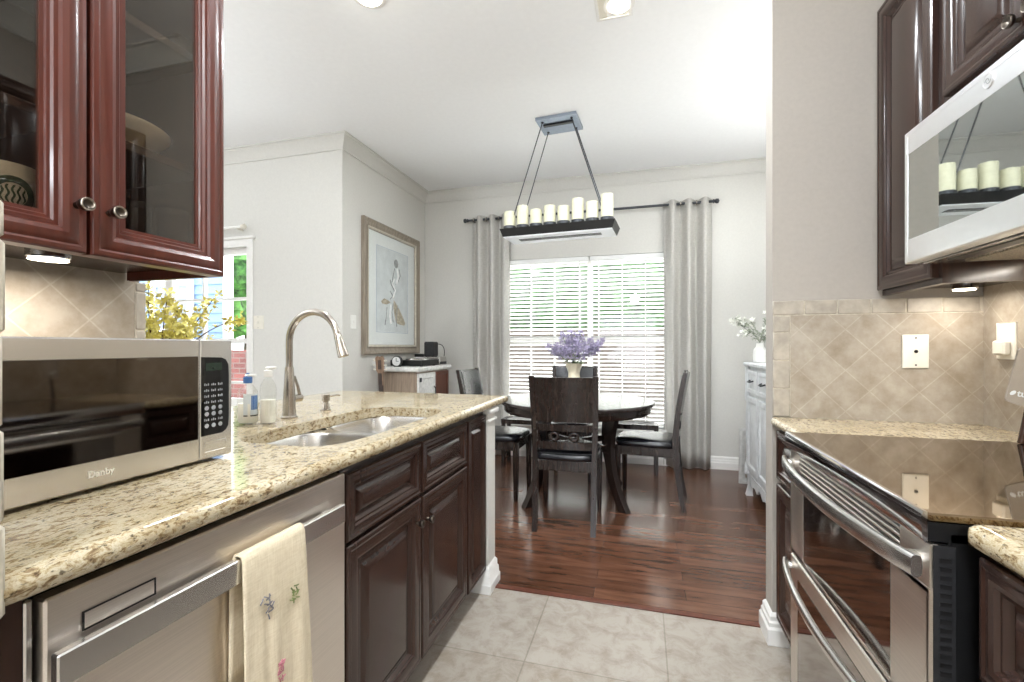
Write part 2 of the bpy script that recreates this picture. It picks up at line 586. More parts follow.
def knob(parent, p, d, r=0.0155, name='knob', face=True):
    """bell shaped knob: p on the door, d = +1/-1 along X"""
    L = 0.034 if face else 0.026
    k = MB().lathe(p, [(0.0065, 0), (0.0055, d * L * .35), (0.0075, d * L * .42), (r * .86, d * L * .55), (r, d * L * .75), (r, d * L * .94), (r * 0.93, d * L), (r * 0.82, d * L * .99), (r * 0.6, d * L * .88), (0.001, d * L * .82)], 22, 'x').build(name, 'knob', parent, 40)
    if face:
        MB().torus((p[0] + d * L * .97, p[1], p[2]), r * 0.86, 0.0019, 'x', 22, 6).build('knob_rim', 'knobface', k)
    return k
# ================================================================== THE SETTING
YB, XL, YN, XR, YD0, YD1 = 4.87, -2.43, 3.34, 1.195, 2.07, 2.17

def wall_with_hole(name, axis, a0, a1, t0, t1, h0, h1, z0, z1, zt=CEIL):
    """axis 'x': wall runs along X between a0..a1, thickness t0..t1 in Y; hole h0..h1 x z0..z1"""
    m = MB()
    def B(p0, p1, q0, q1):
        if axis == 'x': m.box(p0, p1, t0, t1, q0, q1)
        else: m.box(t0, t1, p0, p1, q0, q1)
    B(a0, h0, 0, zt); B(h1, a1, 0, zt); B(h0, h1, 0, z0); B(h0, h1, z1, zt)
    return struct(name, m, 'wall')

struct('floor_kitchen', MB().box(-6.9, 1.195, -4.9, 2.18, -0.06, 0), 'ftile')
struct('floor_nook', MB().box(-6.9, -1.45, 2.18, 3.34, -0.06, 0), 'ftile')
struct('floor_dining', MB().box(-1.45, 1.45, 2.18, 3.34, -0.06, 0.0).box(-2.43, 1.45, 3.34, 4.87, -0.06, 0.0), 'fwood')
struct('trim_threshold', MB().box(-0.70, 0.49, 2.165, 2.20, 0.0, 0.006, .002), 'redwood')
struct('ceiling', MB().box(-7.1, 1.45, -5.1, 5.0, CEIL, CEIL + 0.08), 'ceiling')
WX0, WX1, WZ0, WZ1 = -1.55, 0.37, 0.36, 2.145
wall_with_hole('wall_back', 'x', -2.55, 1.45, YB, YB + 0.13, WX0, WX1, WZ0, WZ1)
NX0, NX1, NZ0, NZ1 = -5.45, -3.42, 0.66, 2.10
wall_with_hole('wall_nook', 'x', -7.0, XL, YN, YN + 0.12, NX0, NX1, NZ0, NZ1)
struct('wall_left', MB().box(-2.55, XL, YN + 0.12, YB, 0, CEIL), 'wall')
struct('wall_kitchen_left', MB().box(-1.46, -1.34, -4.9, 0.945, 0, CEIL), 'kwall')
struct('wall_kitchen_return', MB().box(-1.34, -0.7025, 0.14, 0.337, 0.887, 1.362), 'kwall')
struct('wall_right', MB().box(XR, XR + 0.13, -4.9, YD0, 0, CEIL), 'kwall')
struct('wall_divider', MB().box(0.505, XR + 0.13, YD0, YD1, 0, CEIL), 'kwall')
struct('wall_dining_right', MB().box(1.32, 1.45, YD1, YB, 0, CEIL), 'wall')
wall_with_hole('wall_rear', 'x', -7.0, 1.325, -5.0, -4.9, -2.4, 0.4, 0.2, 2.2)
wall_with_hole('wall_family_room', 'y', -4.9, 3.34, -7.1, -6.9, -2.8, -1.0, 0.6, 2.1)
struct('wall_peninsula', MB().box(-1.46, -1.345, 0.96, 2.232, 0, 0.886).box(-1.345, -0.740, 2.118, 2.232, 0, 0.886), 'wall')

# --- crown moulding
CROWN = [(0, 0), (0, .112), (.012, .112), (.014, .098), (.024, .088), (.030, .070), (.052, .040), (.070, .026), (.074, .014), (.088, .012), (.088, 0)]
def crown(p0, p1, nrm, e0=0, e1=0):
    """p0->p1 along the wall foot line, nrm into the room, e = mitre sign at each end"""
    p0 = Vector((p0[0], p0[1])); p1 = Vector((p1[0], p1[1])); nrm = Vector(nrm); t = (p1 - p0).normalized()
    L0, L1 = [], []
    for d, z in CROWN:
        a = p0 + nrm * d + t * (d * e0); b = p1 + nrm * d - t * (d * e1)
        L0.append((a.x, a.y, CEIL - z)); L1.append((b.x, b.y, CEIL - z))
    return L0, L1
def crown_obj(name, *segs):
    m = MB()
    for s_ in segs: m.loft(list(crown(*s_)))
    return struct(name, m, 'wall', 30)
crown_obj('trim_crown_back', ((XL, YB), (1.32, YB), (0, -1), 1, 1))
crown_obj('trim_crown_left', ((XL, YB), (XL, YN), (1, 0), 1, -1))
crown_obj('trim_crown_nook', ((XL, YN), (-6.9, YN), (0, -1), -1, 0))

crown_obj('trim_crown_right', ((XR, YD0), (XR, -4.9), (-1, 0), 1, 0), ((XR, YD0), (0.505, YD0), (0, -1), 1, 0))
# --- baseboards
BASE = [(0, 0), (.022, 0), (.022, .062), (.016, .072), (.016, .086), (.011, .094), (.011, .110), (.005, .120), (0, .124)]
BASE3 = [(0, 0), (.022, 0), (.022, .040), (.017, .048), (.015, .078), (.010, .086), (.009, .112), (.004, .120), (0, .126)]
def baseboard(name, segs, z0=0.0, prof=BASE):
    m = MB()
    for p0, p1, nrm, e0, e1 in segs:
        p0 = Vector(p0); p1 = Vector(p1); n_ = Vector(nrm); t = (p1 - p0).normalized()
        L0, L1 = [], []
        for d, z in prof:
            a = p0 + n_ * d + t * d * e0; b = p1 + n_ * d - t * d * e1
            L0.append((a.x, a.y, z0 + z)); L1.append((b.x, b.y, z0 + z))
        m.loft([L0, L1])
    return struct(name, m, 'trim', 30)
baseboard('baseboard_back', [((XL, YB), (1.32, YB), (0, -1), 1, 1)])
baseboard('baseboard_left', [((XL, YN), (XL, YB), (1, 0), -1, 1)])
baseboard('baseboard_right', [((1.32, YD1), (1.32, YB), (-1, 0), 1, 1)])
baseboard('baseboard_divider', [((0.56, YD0), (0.505, YD0), (0, -1), 0, -1), ((0.505, YD0), (0.505, YD1), (-1, 0), -1, -1), ((0.505, YD1), (1.32, YD1), (0, 1), -1, 1)])
baseboard('baseboard_peninsula', [((-0.80, 2.1175), (-0.722, 2.1175), (0, -1), 0, -1), ((-0.722, 2.1175), (-0.722, 2.232), (1, 0), -1, -1), ((-0.722, 2.232), (-1.46, 2.232), (0, 1), -1, 0)], 0.0, BASE3)
# pilaster face and cap mouldings of the peninsula end
struct('trim_pilaster', MB().box(-0.740, -0.722, 2.118, 2.232, 0.0, 0.886), 'wall')
struct('trim_pilaster_cap', MB().box(-0.748, -0.704, 2.116, 2.246, 0.862, 0.8885, .006).box(-0.748, -0.711, 2.116, 2.240, 0.822, 0.838, .005), 'trim')

# --- backsplashes (tile surface with straight border course)
m = MB().box(0.568, XR, YD0 - 0.010, YD0, 0.905, 1.317)
struct('trim_backsplash_divider', m, 'tile')
m = MB()
y = 0.915
while y < 1.30:
    m.box(0.506, 0.566, YD0 - 0.011, YD0, y, min(y + 0.112, 1.317) - 0.003, .003); y += 0.112
x = 0.506
while x < XR - 0.01:
    m.box(x, min(x + 0.112, XR) - 0.003, YD0 - 0.011, YD0, 1.320, 1.376, .003); x += 0.112
o = struct('trim_backsplash_border', m, 'bordertile')
MB().box(.507, .568, YD0 - .0085, YD0, .915, 1.375).box(.568, XR - .002, YD0 - .0085, YD0, 1.316, 1.375).build('grout', 'tumbled', o)
struct('trim_backsplash_right', MB().box(XR - 0.010, XR, -1.0, YD0 - 0.010, 0.905, 1.46), 'tile')
struct('trim_backsplash_left', MB().box(-1.34, -1.330, 0.372, 0.925, 0.92, 1.40), 'tile')
m = MB(); z = 0.925
while z < 1.37:
    m.box(-1.34, -1.329, 0.928, 0.956, z, min(z + 0.105, 1.372) - 0.003, .003); z += 0.105
o = struct('trim_backsplash_left_edge', m, 'bordertile')
MB().box(-1.34, -1.3315, .927, .954, .925, 1.370).build('grout', 'tumbled', o)
m = MB(); z = 0.884; k = 0
while z < 1.34:
    q = 0.0012 * ((k * 7) % 3)
    m.box(-1.32, -0.6985 - q, 0.338, 0.349 - q * 0.5, z, min(z + 0.1085, 1.364) - 0.002, .004); z += 0.1085; k += 1
m.box(-0.7022, -0.6990, 0.145, 0.3375, 0.890, 1.362)
struct('trim_return_tile', m, 'tumbled')

# --- dining window (behind the blinds)
def window(name, x0, x1, y, z0, z1, mullions, rails, ft=0.05, casing=False, mw=0.02):
    m = MB()
    f = FNY(y)
    m.frame(f, x0, x1, z0, z1, [(0, 0), (0, .05), (ft, .05), (ft, 0)])
    for x, wd in mullions: m.box(x - wd / 2, x + wd / 2, y - 0.045, y - 0.005, z0 + ft * .5, z1 - ft * .5)
    for z, wd in rails: m.box(x0 + ft * .5, x1 - ft * .5, y - 0.05, y - 0.003, z - wd / 2, z + wd / 2)
    o = struct(name, m, 'trim', 30)
    g = MB().box(x0 + .01, x1 - .01, y - 0.022, y - 0.018, z0 + .01, z1 - .01).build('glass_pane', 'glass', o)
    return o
window('window_1', WX0, WX1, YB + 0.12, WZ0, WZ1, [(-0.535, 0.05)], [(1.262, 0.085)], 0.05)
struct('window_1_sill', MB().box(WX0 - 0.03, WX1 + 0.03, YB - 0.03, YB + 0.07, WZ0 - 0.03, WZ0, .006), 'trim')
ml = [(NX1 - 0.62 * k, 0.022) for k in range(1, 4)]
o = window('window_2', NX0, NX1, YN + 0.10, NZ0, NZ1, [(-4.435, .09), (-4.0, .02), (-4.9, .02)], [(1.635, .024), (1.245, .045), (0.86, .024)], 0.055)
struct('window_2_casing', MB().frame(FNY(YN), NX0 - 0.07, NX1 + 0.07, NZ0 - 0.07, NZ1 + 0.07, [(0, 0), (0, .016), (.02, .020), (.06, .014), (.07, .014), (.07, 0)])
       .box(NX0 - 0.09, NX1 + 0.09, YN - 0.035, YN, NZ1 + 0.06, NZ1 + 0.085, .006), 'trim')

struct('bounce_slab', MB().box(-7, 5, 5.05, 8.0, -0.25, -0.22), 'bounceslab')  # pale reflector, added unseen to bounce daylight up through the blinds
# --- outside
struct('ground', MB().box(-40, 30, 5.05, 60, -0.35, -0.25), 'grass')
# ================================================================== LEFT RUN
def granite_edge_loop(pts):
    return pts
# --- sink opening and countertop
SX, SY, SHX, SHY, SN = -0.958, 1.413, 0.182, 0.387, 64
GZ, GT = 0.928, 0.038
m = MB()
R = 0.019
xe, ye = -0.700, 2.413
# flat slabs around the sink band
def slab(x0, x1, y0, y1):
    m.quad([(x0, y0, GZ), (x1, y0, GZ), (x1, y1, GZ), (x0, y1, GZ)])
    m.quad([(x0, y0, GZ - GT), (x0, y1, GZ - GT), (x1, y1, GZ - GT), (x1, y0, GZ - GT)])
xi, yi = xe - R, ye - R
slab(-1.34, xi, 0.3455, 0.98)
slab(-1.75, -1.34, 0.958, 0.98)
slab(-1.75, xi, 1.88, yi)
slab(-1.75, -1.22, 0.98, 1.88)
inner = superell(SX, SY, SHX, SHY, SN, 5.0)
outer = []
for (x, y) in inner:
    dx, dy = x - SX, y - SY
    # scale onto the rectangle -1.22..xi x 0.98..1.88
    k = 1e9
    if dx > 1e-9: k = min(k, (xi - SX) / dx)
    if dx < -1e-9: k = min(k, (-1.22 - SX) / dx)
    if dy > 1e-9: k = min(k, (1.88 - SY) / dy)
    if dy < -1e-9: k = min(k, (0.98 - SY) / dy)
    outer.append((SX + dx * k, SY + dy * k))
corners = [(xi, 1.88), (-1.22, 1.88), (-1.22, 0.98), (xi, 0.98)]
for c in corners:
    i = min(range(SN), key=lambda q: (outer[q][0] - c[0]) ** 2 + (outer[q][1] - c[1]) ** 2)
    outer[i] = c
m.loft([[(x, y, GZ) for x, y in outer], [(x, y, GZ) for x, y in inner], [(x, y, GZ - GT) for x, y in inner], [(x, y, GZ - GT) for x, y in outer]], True, False)
# bullnose front, end and back edges
def nose(k):
    a = PI / 2 - PI * k / 8
    return R * math.cos(a), GZ - R + R * math.sin(a)
NL = [nose(k) for k in range(9)]
m.loft([[(xi + d, 0.3455, z) for d, z in NL], [(xi + d, yi, z) for d, z in NL]] +
       [[(xi + d * math.cos(t), yi + d * math.sin(t), z) for d, z in NL] for t in [PI / 2 * q / 6 for q in range(1, 7)]] +
       [[(-1.75, yi + d, z) for d, z in NL]], False, False)
m.face([m.bm.verts.new((xi + d, 0.3455, z)) for d, z in NL])
m.loft([[(-1.75 - d, yi, z) for d, z in NL], [(-1.75 - d, 0.958, z) for d, z in NL]], False, False)
top = m.build('granite_countertop', 'granite', None, 50, (-1.1, 1.4, GZ - GT))
tag(top, 'speckled beige granite worktop of the sink peninsula, rounded front edge', 'countertop')

# --- sink
sk = thing('kitchen_sink', 'stainless double bowl sink set under the granite worktop', 'sink', (SX, SY, 0.68))
def bowl(cy, hy, hx=0.187, p=4.2):
    lo = []
    for ex, z in ((0.012, .8885), (0.0, .8885), (-0.004, .880), (-0.010, .80), (-0.018, .735), (-0.034, .708), (-0.07, .697), (-0.12, .693)):
        lo.append([(x, y, z) for x, y in superell(SX, cy, hx + ex, hy + ex, 40, p)])
    return MB().loft(lo, True, False).loft([lo[-1], [(x, y, .690) for x, y in superell(SX, cy, .03, .03, 40, 2)]], True, False)
for cy, hy in ((1.210, .185), (1.617, .185)):
    b = bowl(cy, hy).build('bowl', 'steel', sk, 60)
    MB().lathe((SX, cy, .688), [(.045, .004), (.043, .007), (.036, .006), (.034, .002), (.001, .001)], 24).build('drain', 'chrome', b)
MB().box(SX - .199, SX + .199, 1.396, 1.431, .862, .8884, .004).build('divider', 'steel', sk)

# --- faucet
fx, fy = -1.262, 1.42
fa = thing('kitchen_faucet', 'tall brushed nickel gooseneck faucet behind the sink', 'faucet', (fx, fy, GZ))
MB().lathe((fx, fy, GZ), [(.029, 0), (.029, .006), (.0245, .010), (.0235, .014), (.0225, .05), (.0155, .185), (.0145, .19)], 28).build('base', 'nickel', fa)
apex = 1.322
pts = [(fx, fy, GZ + .185), (fx, fy, 1.215)]
cxm, rr = fx + .105, .105
for k in range(1, 15):
    a = PI - PI * 0.93 * k / 14
    pts.append((cxm + rr * math.cos(a), fy, 1.215 + rr * math.sin(a)))
MB().tube(pts, .0125, 16).build('neck', 'nickel', fa, 60)
e = pts[-1]
d = (Vector(pts[-1]) - Vector(pts[-2])).normalized()
hp = [Vector(e) + d * t for t in (0, .004, .006, .02, .075, .083, .084)]
MB().tube(hp, [.013, .013, .014, .0145, .0195, .0195, .016], 20).build('spray_head', 'nickel', fa, 50)
hub = MB().tube([(fx, fy + .015, GZ + .070), (fx, fy + .058, GZ + .070)], .0145, 18).build('handle_hub', 'nickel', fa, 50)
MB().tube([(fx + .002, fy + .052, GZ + .078), (fx + .004, fy + .040, GZ + .112), (fx + .004, fy + .022, GZ + .155)], [.0065, .0058, .0045], 10).build('lever', 'nickel', hub, 60)
# --- soap dispenser
sx, sy = -1.262, 1.625
sd = thing('soap_dispenser', 'short brushed nickel soap pump set in the granite right of the faucet', 'soap dispenser', (sx, sy, GZ))
MB().lathe((sx, sy, GZ), [(.021, 0), (.021, .005), (.015, .009), (.013, .03), (.0125, .032)], 20).build('base', 'nickel', sd)
h = MB().lathe((sx, sy, GZ), [(.010, .032), (.010, .038), (.016, .041), (.016, .066), (.013, .070), (.001, .071)], 20).build('pump_head', 'nickel', sd)
MB().tube([(sx, sy, GZ + .058), (sx + .016, sy + .055, GZ + .060), (sx + .018, sy + .066, GZ + .057)], .0042, 10).build('spout', 'nickel', h, 60)

# --- soap bottles
def pump_bottle(name, x, y, h, rx, ry, label_txt, topmat, labels):
    t = thing(name, label_txt, 'soap bottle', (x, y, GZ))
    lo = []
    for q, z in ((.86, 0), (1, .008), (1, h * .62), (.92, h * .72), (.55, h * .82), (.36, h * .86), (.36, h * .9)):
        lo.append([(a, b, GZ + z) for a, b in superell(x, y, rx * q, ry * q, 28, 2.6)])
    b = MB().loft(lo).build('bottle', 'bottle', t, 45)
    lo = []
    for q, z in ((.82, .006), (.94, .014), (.94, h * .45), (.9, h * .452)):
        lo.append([(a, b, GZ + z) for a, b in superell(x, y, rx * q, ry * q, 28, 2.6)])
    MB().loft(lo).build('liquid', plain('soap_liquid_' + name, (232, 229, 219), 0.3, vary=0.01), b, 45)
    p = MB().lathe((x, y, GZ + h * .88), [(.013, 0), (.014, .004), (.014, .02), (.006, .024), (.005, .034), (.001, .035)], 18)
    p.build('pump_collar', topmat, t)
    q = MB().tube([(x, y, GZ + h * .88 + .03), (x, y, GZ + h + .005)], .004, 8)
    q.box(x - .009, x + .012, y - .008, y + .030, GZ + h + .002, GZ + h + .012, .004)
    q.build('pump_nozzle', 'white', t)
    for (a0, a1, z0, z1, mt) in labels:
        f = []
        n = 10
        for z in (z0, z1):
            f.append([(x + rx * 1.012 * math.cos(a0 + (a1 - a0) * k / n), y + ry * 1.012 * math.sin(a0 + (a1 - a0) * k / n), GZ + z) for k in range(n + 1)])
        MB().loft(f, False, False).build('label', mt, t, 60)
pump_bottle('soap_bottle', -1.236, 1.292, .185, .025, .022, 'clear pump bottle of hand soap, white nozzle, nearest the faucet', 'white', [(-1.3, .5, .03, .1, 'bottle')])
pump_bottle('soap_bottle', -1.298, 1.268, .160, .033, .026, 'shorter soap bottle with blue collar and blue label behind the clear one', 'blue',
            [(-1.35, .55, .035, .105, 'label'), (-.55, .40, .052, .10, 'blue'), (-1.35, .55, .030, .034, 'darkgrey')])

# --- dishwasher
XF = -0.726
dw = thing('dishwasher', 'stainless steel dishwasher under the granite with a flat bar handle', 'dishwasher', (XF - .3, .70, 0))
MB().box(-1.30, XF - .030, .405, 1.005, .10, .868).build('tub', 'darkgrey', dw)
MB().box(XF - .028, XF, .398, 1.009, .105, .873, .003).build('door', 'steelv', dw)
hd = MB().box(-.714, -.700, .397, .975, .764, .808, .002).build('handle', 'steel', dw)
for y in (.43, .945): MB().box(XF - .001, -.713, y - .012, y + .012, .772, .800, .002).build('handle_post', 'steel', hd)
dp = MB().box(XF, XF + .0012, .4405, .5335, .8125, .8345, .001).build('badge_plate', 'steelv', dw)
MB().frame(FX(XF), .4385, .5355, .8105, .8365, [(0, 0), (0, .0018), (.0019, .0018), (.0019, 0)]).build('badge_outline', 'black', dp)
MB().box(XF - .09, XF - .06, .41, 1.0, .0, .10).build('toe_kick', 'black', dw)
MB().box(XF - .05, XF - .012, .3845, .3935, .02, .876, .002).build('side_trim', 'steel', dw)
MB().box(XF - .55, XF - .014, .20, .3835, 0, .884).build('filler_panel', 'espresso', dw)

# --- towel over the handle
t = thing('dish_towel', 'cream waffle dish towel with embroidered flowers over the dishwasher handle', 'towel', (-.68, .75, .30))
def towel_surface(y0, y1, xs, w=.0, name='cloth'):
    m = MB(); rows = []
    n = 22
    for i, (x, z, spread) in enumerate(xs):
        row = []
        for k in range(n + 1):
            q = k / n
            yc = (y0 + y1) / 2
            y = yc + (q - .5) * (y1 - y0) * spread
            wv = .0045 * math.sin(q * 9.0 + .6) * min(1, max(0, i - 11) / 5) + .003 * math.sin(q * 21 + i * .15) * min(1, max(0, i - 11) / 6)
            row.append((x + abs(wv), y, z))
        rows.append(row)
    m.loft(rows, False, False)
    return m
path = []
for k in range(7): path.append((-.7185 - .0004 * (6 - k), .57 + .036 * k, 1.06))
path += [(-.7175, .800, 1.02), (-.714, .8125, 1.0), (-.707, .8145, 1.0), (-.699, .8115, 1.0), (-.6955, .800, 1.0)]
for k in range(1, 15): path.append((-.6950 + .0011 * k, .800 - .037 * k, 1.0 + .011 * k))
cl = towel_surface(.668, .826, path).build('cloth', 'towel', t, 80)
so = cl.modifiers.new('thickness', 'SOLIDIFY'); so.thickness = .004; so.offset = 0
# embroidery on the front
m1, m2, m3 = MB(), MB(), MB()
random.seed(3)
def stitch(mb, y, z, s, n):
    for i in range(n):
        a = random.uniform(0, PI)
        yy, zz = y + random.uniform(-s, s) * .6, z + random.uniform(-s, s)
        X = -.6950 + .0011 * (.800 - zz) / .037 + .0085
        dy, dz = math.cos(a) * .006, math.sin(a) * .006
        mb.tube([(X, yy - dy, zz - dz), (X + .001, yy, zz), (X, yy + dy, zz + dz)], .0013, 6)
stitch(m1, .712, .700, .022, 12); stitch(m2, .783, .690, .014, 12); stitch(m3, .745, .560, .016, 14)
m1.build('grey_stitching', 'greythread', cl); m2.build('green_stitching', 'thread', cl); m3.build('pink_stitching', 'pink', cl)

# --- base cabinets
def base_unit(name, label, y0, y1, doors, drawers, x=-.746):
    c = thing(name, label, 'cabinet', (x - .25, (y0 + y1) / 2, 0))
    b = MB()
    b.box(x - .018, x, y0, y1, .105, .884)
    b.box(x - .52, x - .018, y0, y0 + .014, .105, .66).box(x - .52, x - .018, y1 - .014, y1, .105, .66)
    b.box(x - .52, x - .018, y0 + .014, y1 - .014, .105, .12)
    b.build('carcass', 'espresso', c)
    MB().box(x - .08, x - .062, y0, y1, 0, .105).build('toe_kick', 'espresso', c)
    for (a, b_, z0, z1, kn) in doors:
        d = MB().rings(FX(x), a, b_, z0, z1, DOOR if b_ - a > .26 else NARROW).build('door', 'espresso', c, 25)
        if kn: knob(d, (x + .019, kn[0], kn[1]), 1, .0125, 'knob', False)
    for (a, b_, z0, z1) in drawers:
        MB().rings(FX(x), a, b_, z0, z1, DRAWER).build('drawer_front', 'espresso', c, 25)
    return c
base_unit('sink_base_cabinet', 'dark espresso sink base cabinet with two raised panel doors and drawer fronts', 1.013, 1.865,
          [(1.020, 1.429, .118, .677, (1.396, .602)), (1.441, 1.856, .118, .677, (1.472, .590))], [(1.020, 1.429, .689, .866), (1.441, 1.856, .689, .866)])
base_unit('end_base_cabinet', 'narrow dark espresso cabinet panel between sink cabinet and white pilaster', 1.867, 2.114, [(1.878, 2.107, .112, .866, None)], [])

# --- upper glass cabinet
UX = -1.012
uc = thing('glass_wall_cabinet', 'red brown cherry wall cabinet with two glass doors over the countertop microwave', 'wall cabinet', (-1.17, .63, 1.375))
UY0, UY1, UZ0, UZ1 = .318, .903, 1.392, 2.45
b = MB()
b.box(-1.339, -1.33, UY0, UY1, UZ0, UZ1)
b.box(-1.33, UX, UY0, UY0 + .018, UZ0, UZ1).box(-1.33, UX, UY1 - .018, UY1, UZ0, UZ1)
b.box(-1.33, UX, UY0 + .018, UY1 - .018, UZ0, UZ0 + .018).box(-1.33, UX, UY0 + .018, UY1 - .018, UZ1 - .018, UZ1)
b.box(-1.33, -1.03, .603, .621, UZ0 + .018, UZ1 - .018)
b.build('carcass', 'inner', uc)
MB().box(-1.03, UX, UY0, UY1, UZ0 - .026, UZ0 + .02).box(-1.30, -1.03, UY1 - .012, UY1, UZ0 - .026, UZ0).build('light_rail', 'cherry', uc)
MB().box(-1.328, -1.031, UY0 + .001, UY1 - .013, UZ0 - .004, UZ0 - .0002).build('underside', 'espresso', uc)
MB().box(-1.325, -1.035, UY1 - .0005, UY1 + .004, UZ0 - .022, UZ1).build('end_panel', 'cherry', uc)
for z in (1.605, 1.875): 
    MB().box(-1.329, -1.035, UY0 + .019, .602, z, z + .019, .002).build('shelf', 'inner', uc)
    MB().box(-1.329, -1.035, .622, UY1 - .019, z, z + .019, .002).build('shelf', 'inner', uc)
for (a, b_, ky) in ((.325, .6085, .588), (.6145, .899, .641)):
    d = MB().frame(FX(UX), a, b_, 1.366, 2.44, GLASSDOOR).build('door', 'cherry', uc, 25)
    MB().box(UX + .003, UX + .006, a + .058, b_ - .058, 1.366 + .058, 2.44 - .058).build('glass_pane', 'cabglass', d)
    knob(d, (UX + .022, ky, 1.450), 1, .0118)

# contents of the glass cabinet
mz = UZ0 + .018
mug = thing('coffee_mug', 'white mug with a round green emblem behind the left glass door', 'mug', (-1.10, .545, mz))
MB().lathe((-1.10, .545, mz), [(.036, 0), (.040, .003), (.0435, .05), (.045, .105), (.0435, .106), (.041, .103), (.038, .01), (.001, .008)], 32).build('body', 'white', mug)
MB().tube(bez((-1.14, .525, mz + .085), (-1.19, .51, mz + .09), (-1.19, .51, mz + .02), (-1.138, .526, mz + .025), 10), .005, 8).build('handle', 'white', mug, 60)
def on_mug(u, v, lift):
    a = math.radians(-12) + u / .0447
    r = .0440 + (v - .05) * .028 + lift
    return (-1.10 + r * math.cos(a), .545 + r * math.sin(a), mz + v)
def mug_patch(mb, f0, rings_, seg, lift):
    L = []
    for k in range(rings_ + 1):
        L.append([on_mug(*f0(k / rings_, 2 * PI * j / seg), lift) for j in range(seg)])
    mb.loft(L, True, False)
EC = (0, .050)
g = MB(); mug_patch(g, lambda r, a: (EC[0] + (.020 + .012 * r) * math.cos(a), EC[1] + (.020 + .012 * r) * math.sin(a)), 2, 40, .0006); g.build('emblem_ring', 'green', mug, 60)
g = MB()
for k in range(5):       # pale and green wavy bands inside the ring
    L = []
    for j in range(15):
        v = -.016 + .032 * j / 14
        half = math.sqrt(max(.0190 ** 2 - v * v, 0))
        c = (k - 2) * .0072 + .0016 * math.sin(v * 330 + k)
        a, b_ = max(c - .0016, -half), min(c + .0016, half)
        if b_ < a: a = b_ = max(min(c, half), -half)
        L.append([on_mug(EC[0] + a, EC[1] + v, .0006), on_mug(EC[0] + b_, EC[1] + v, .0006)])
    g.loft(L, False, False)
g.build('emblem_waves', 'green', mug, 60)

ps = 1.624
pl = MB().lathe((-1.165, .742, ps), [(.055, 0), (.062, .004), (.10, .030), (.118, .052), (.124, .058), (.125, .062), (.121, .062), (.112, .054), (.06, .012), (.001, .010)], 44).build('serving_bowl', 'white', None, 50, (-1.165, .742, ps))
tag(pl, 'cream serving bowl on the upper shelf behind the right glass door', 'bowl')
for i, (x, y, lb) in enumerate(((-1.075, .700, 'clear tumbler nearest the glass, behind the right door beside its knob'), (-1.115, .775, 'middle clear tumbler on the bottom shelf behind the right glass door'), (-1.09, .845, 'clear tumbler at the far right of the bottom shelf in the glass cabinet'))):
    g = MB().lathe((x, y, mz), [(.026, 0), (.028, .002), (.034, .11), (.0325, .11), (.027, .012), (.001, .010)], 24).build('drinking_glass', 'tumbler', None, 50, (x, y, mz))
    tag(g, lb, 'drinking glass', 'tumblers in the glass cabinet')

# under-cabinet puck
pk = thing('puck_light', 'round steel puck light under the glass wall cabinet, lit', 'light', (-1.155, .640, 1.365))
MB().lathe((-1.155, .640, 1.388), [(.034, 0), (.034, -.014), (.032, -.017), (.027, -.017)], 28).build('housing', 'chrome', pk)
MB().lathe((-1.155, .640, 1.3705), [(.028, 0), (.031, -.002), (.001, -.003)], 28).build('lens', 'puckglow', pk)
lamp('puck_beam', (-1.155, .640, 1.364), 1.2, .05, 'AREA', (1, .94, .86))

# --- countertop microwave
MX = -.960
my0, my1, mz0, mz1 = .378, .892, .936, 1.210
mw = thing('countertop_microwave', 'stainless countertop microwave standing on the granite under the glass cabinet', 'microwave', (-1.13, .63, GZ))
MB().box(-1.322, MX - .022, my0, my1 - .002, mz0, mz1 - .004, .004).build('case', 'darkgrey', mw)
YS = .8085
MB().box(MX - .022, MX, my0, YS - .0012, mz0, mz1, .003).build('door', 'steel', mw)
dr = mw.children[-1] if False else [c for c in mw.children if c.name.startswith('door')][0]
MB().box(MX - .004, MX + .0012, my0 + .012, YS - .006, .985, 1.172, .001).build('window', 'mwglass', dr)
text('Danby', .0165, basis((MX + .0006, .610, .9615), (0, 1, 0), (0, 0, 1)), 'ivory', dr, 'brand_lettering')
pn = MB().box(MX - .022, MX, YS, my1, mz0, mz1, .003).build('control_panel', 'steel', mw)
# black keypad with one big rounded corner side
kp = [(YS + .001, .990), (.862, .9905), (.873, .996), (.8795, 1.006), (.881, 1.03), (.881, 1.13), (.8795, 1.152), (.873, 1.163), (.862, 1.168), (YS + .001, 1.170)]
kpo = MB().prism(kp, FX(MX), 0, .0014).build('keypad', 'blackglass', pn)
k = MB()
for r in range(8):
    for c in range(3):
        y = .8225 + c * .0175; z = 1.012 + r * .0135
        if r in (0, 2, 3) and c < 3:
            k.prism([(y + .0055 * math.cos(2 * PI * q / 10), z + .0052 * math.sin(2 * PI * q / 10)) for q in range(10)], FX(MX), .0014, .0019)
        else:
            for q in range(3): k.box(MX + .0014, MX + .0018, y - .006 + q * .0045, y - .0035 + q * .0045, z - .0025, z + (.003 if (q + r + c) % 2 else .0015))
k.build('keys', 'keys', kpo)
MB().box(MX + .001, MX + .0018, .820, .862, 1.138, 1.156).build('display', plain('display_green', (32, 46, 36), .2), kpo)
MB().rings(FX(MX), .8165, .8745, .950, .976, [(0, 0), (0, .0006), (.002, .0012), (.003, .0006), (.006, .0006)]).build('open_button', 'steel', pn)
f = MB()
for y in (my0 + .05, my1 - .06):
    for x in (-1.27, MX - .05): f = MB().lathe((x, y, GZ), [(.012, 0), (.013, .002), (.013, .0085)], 16).build('foot', 'black', mw)

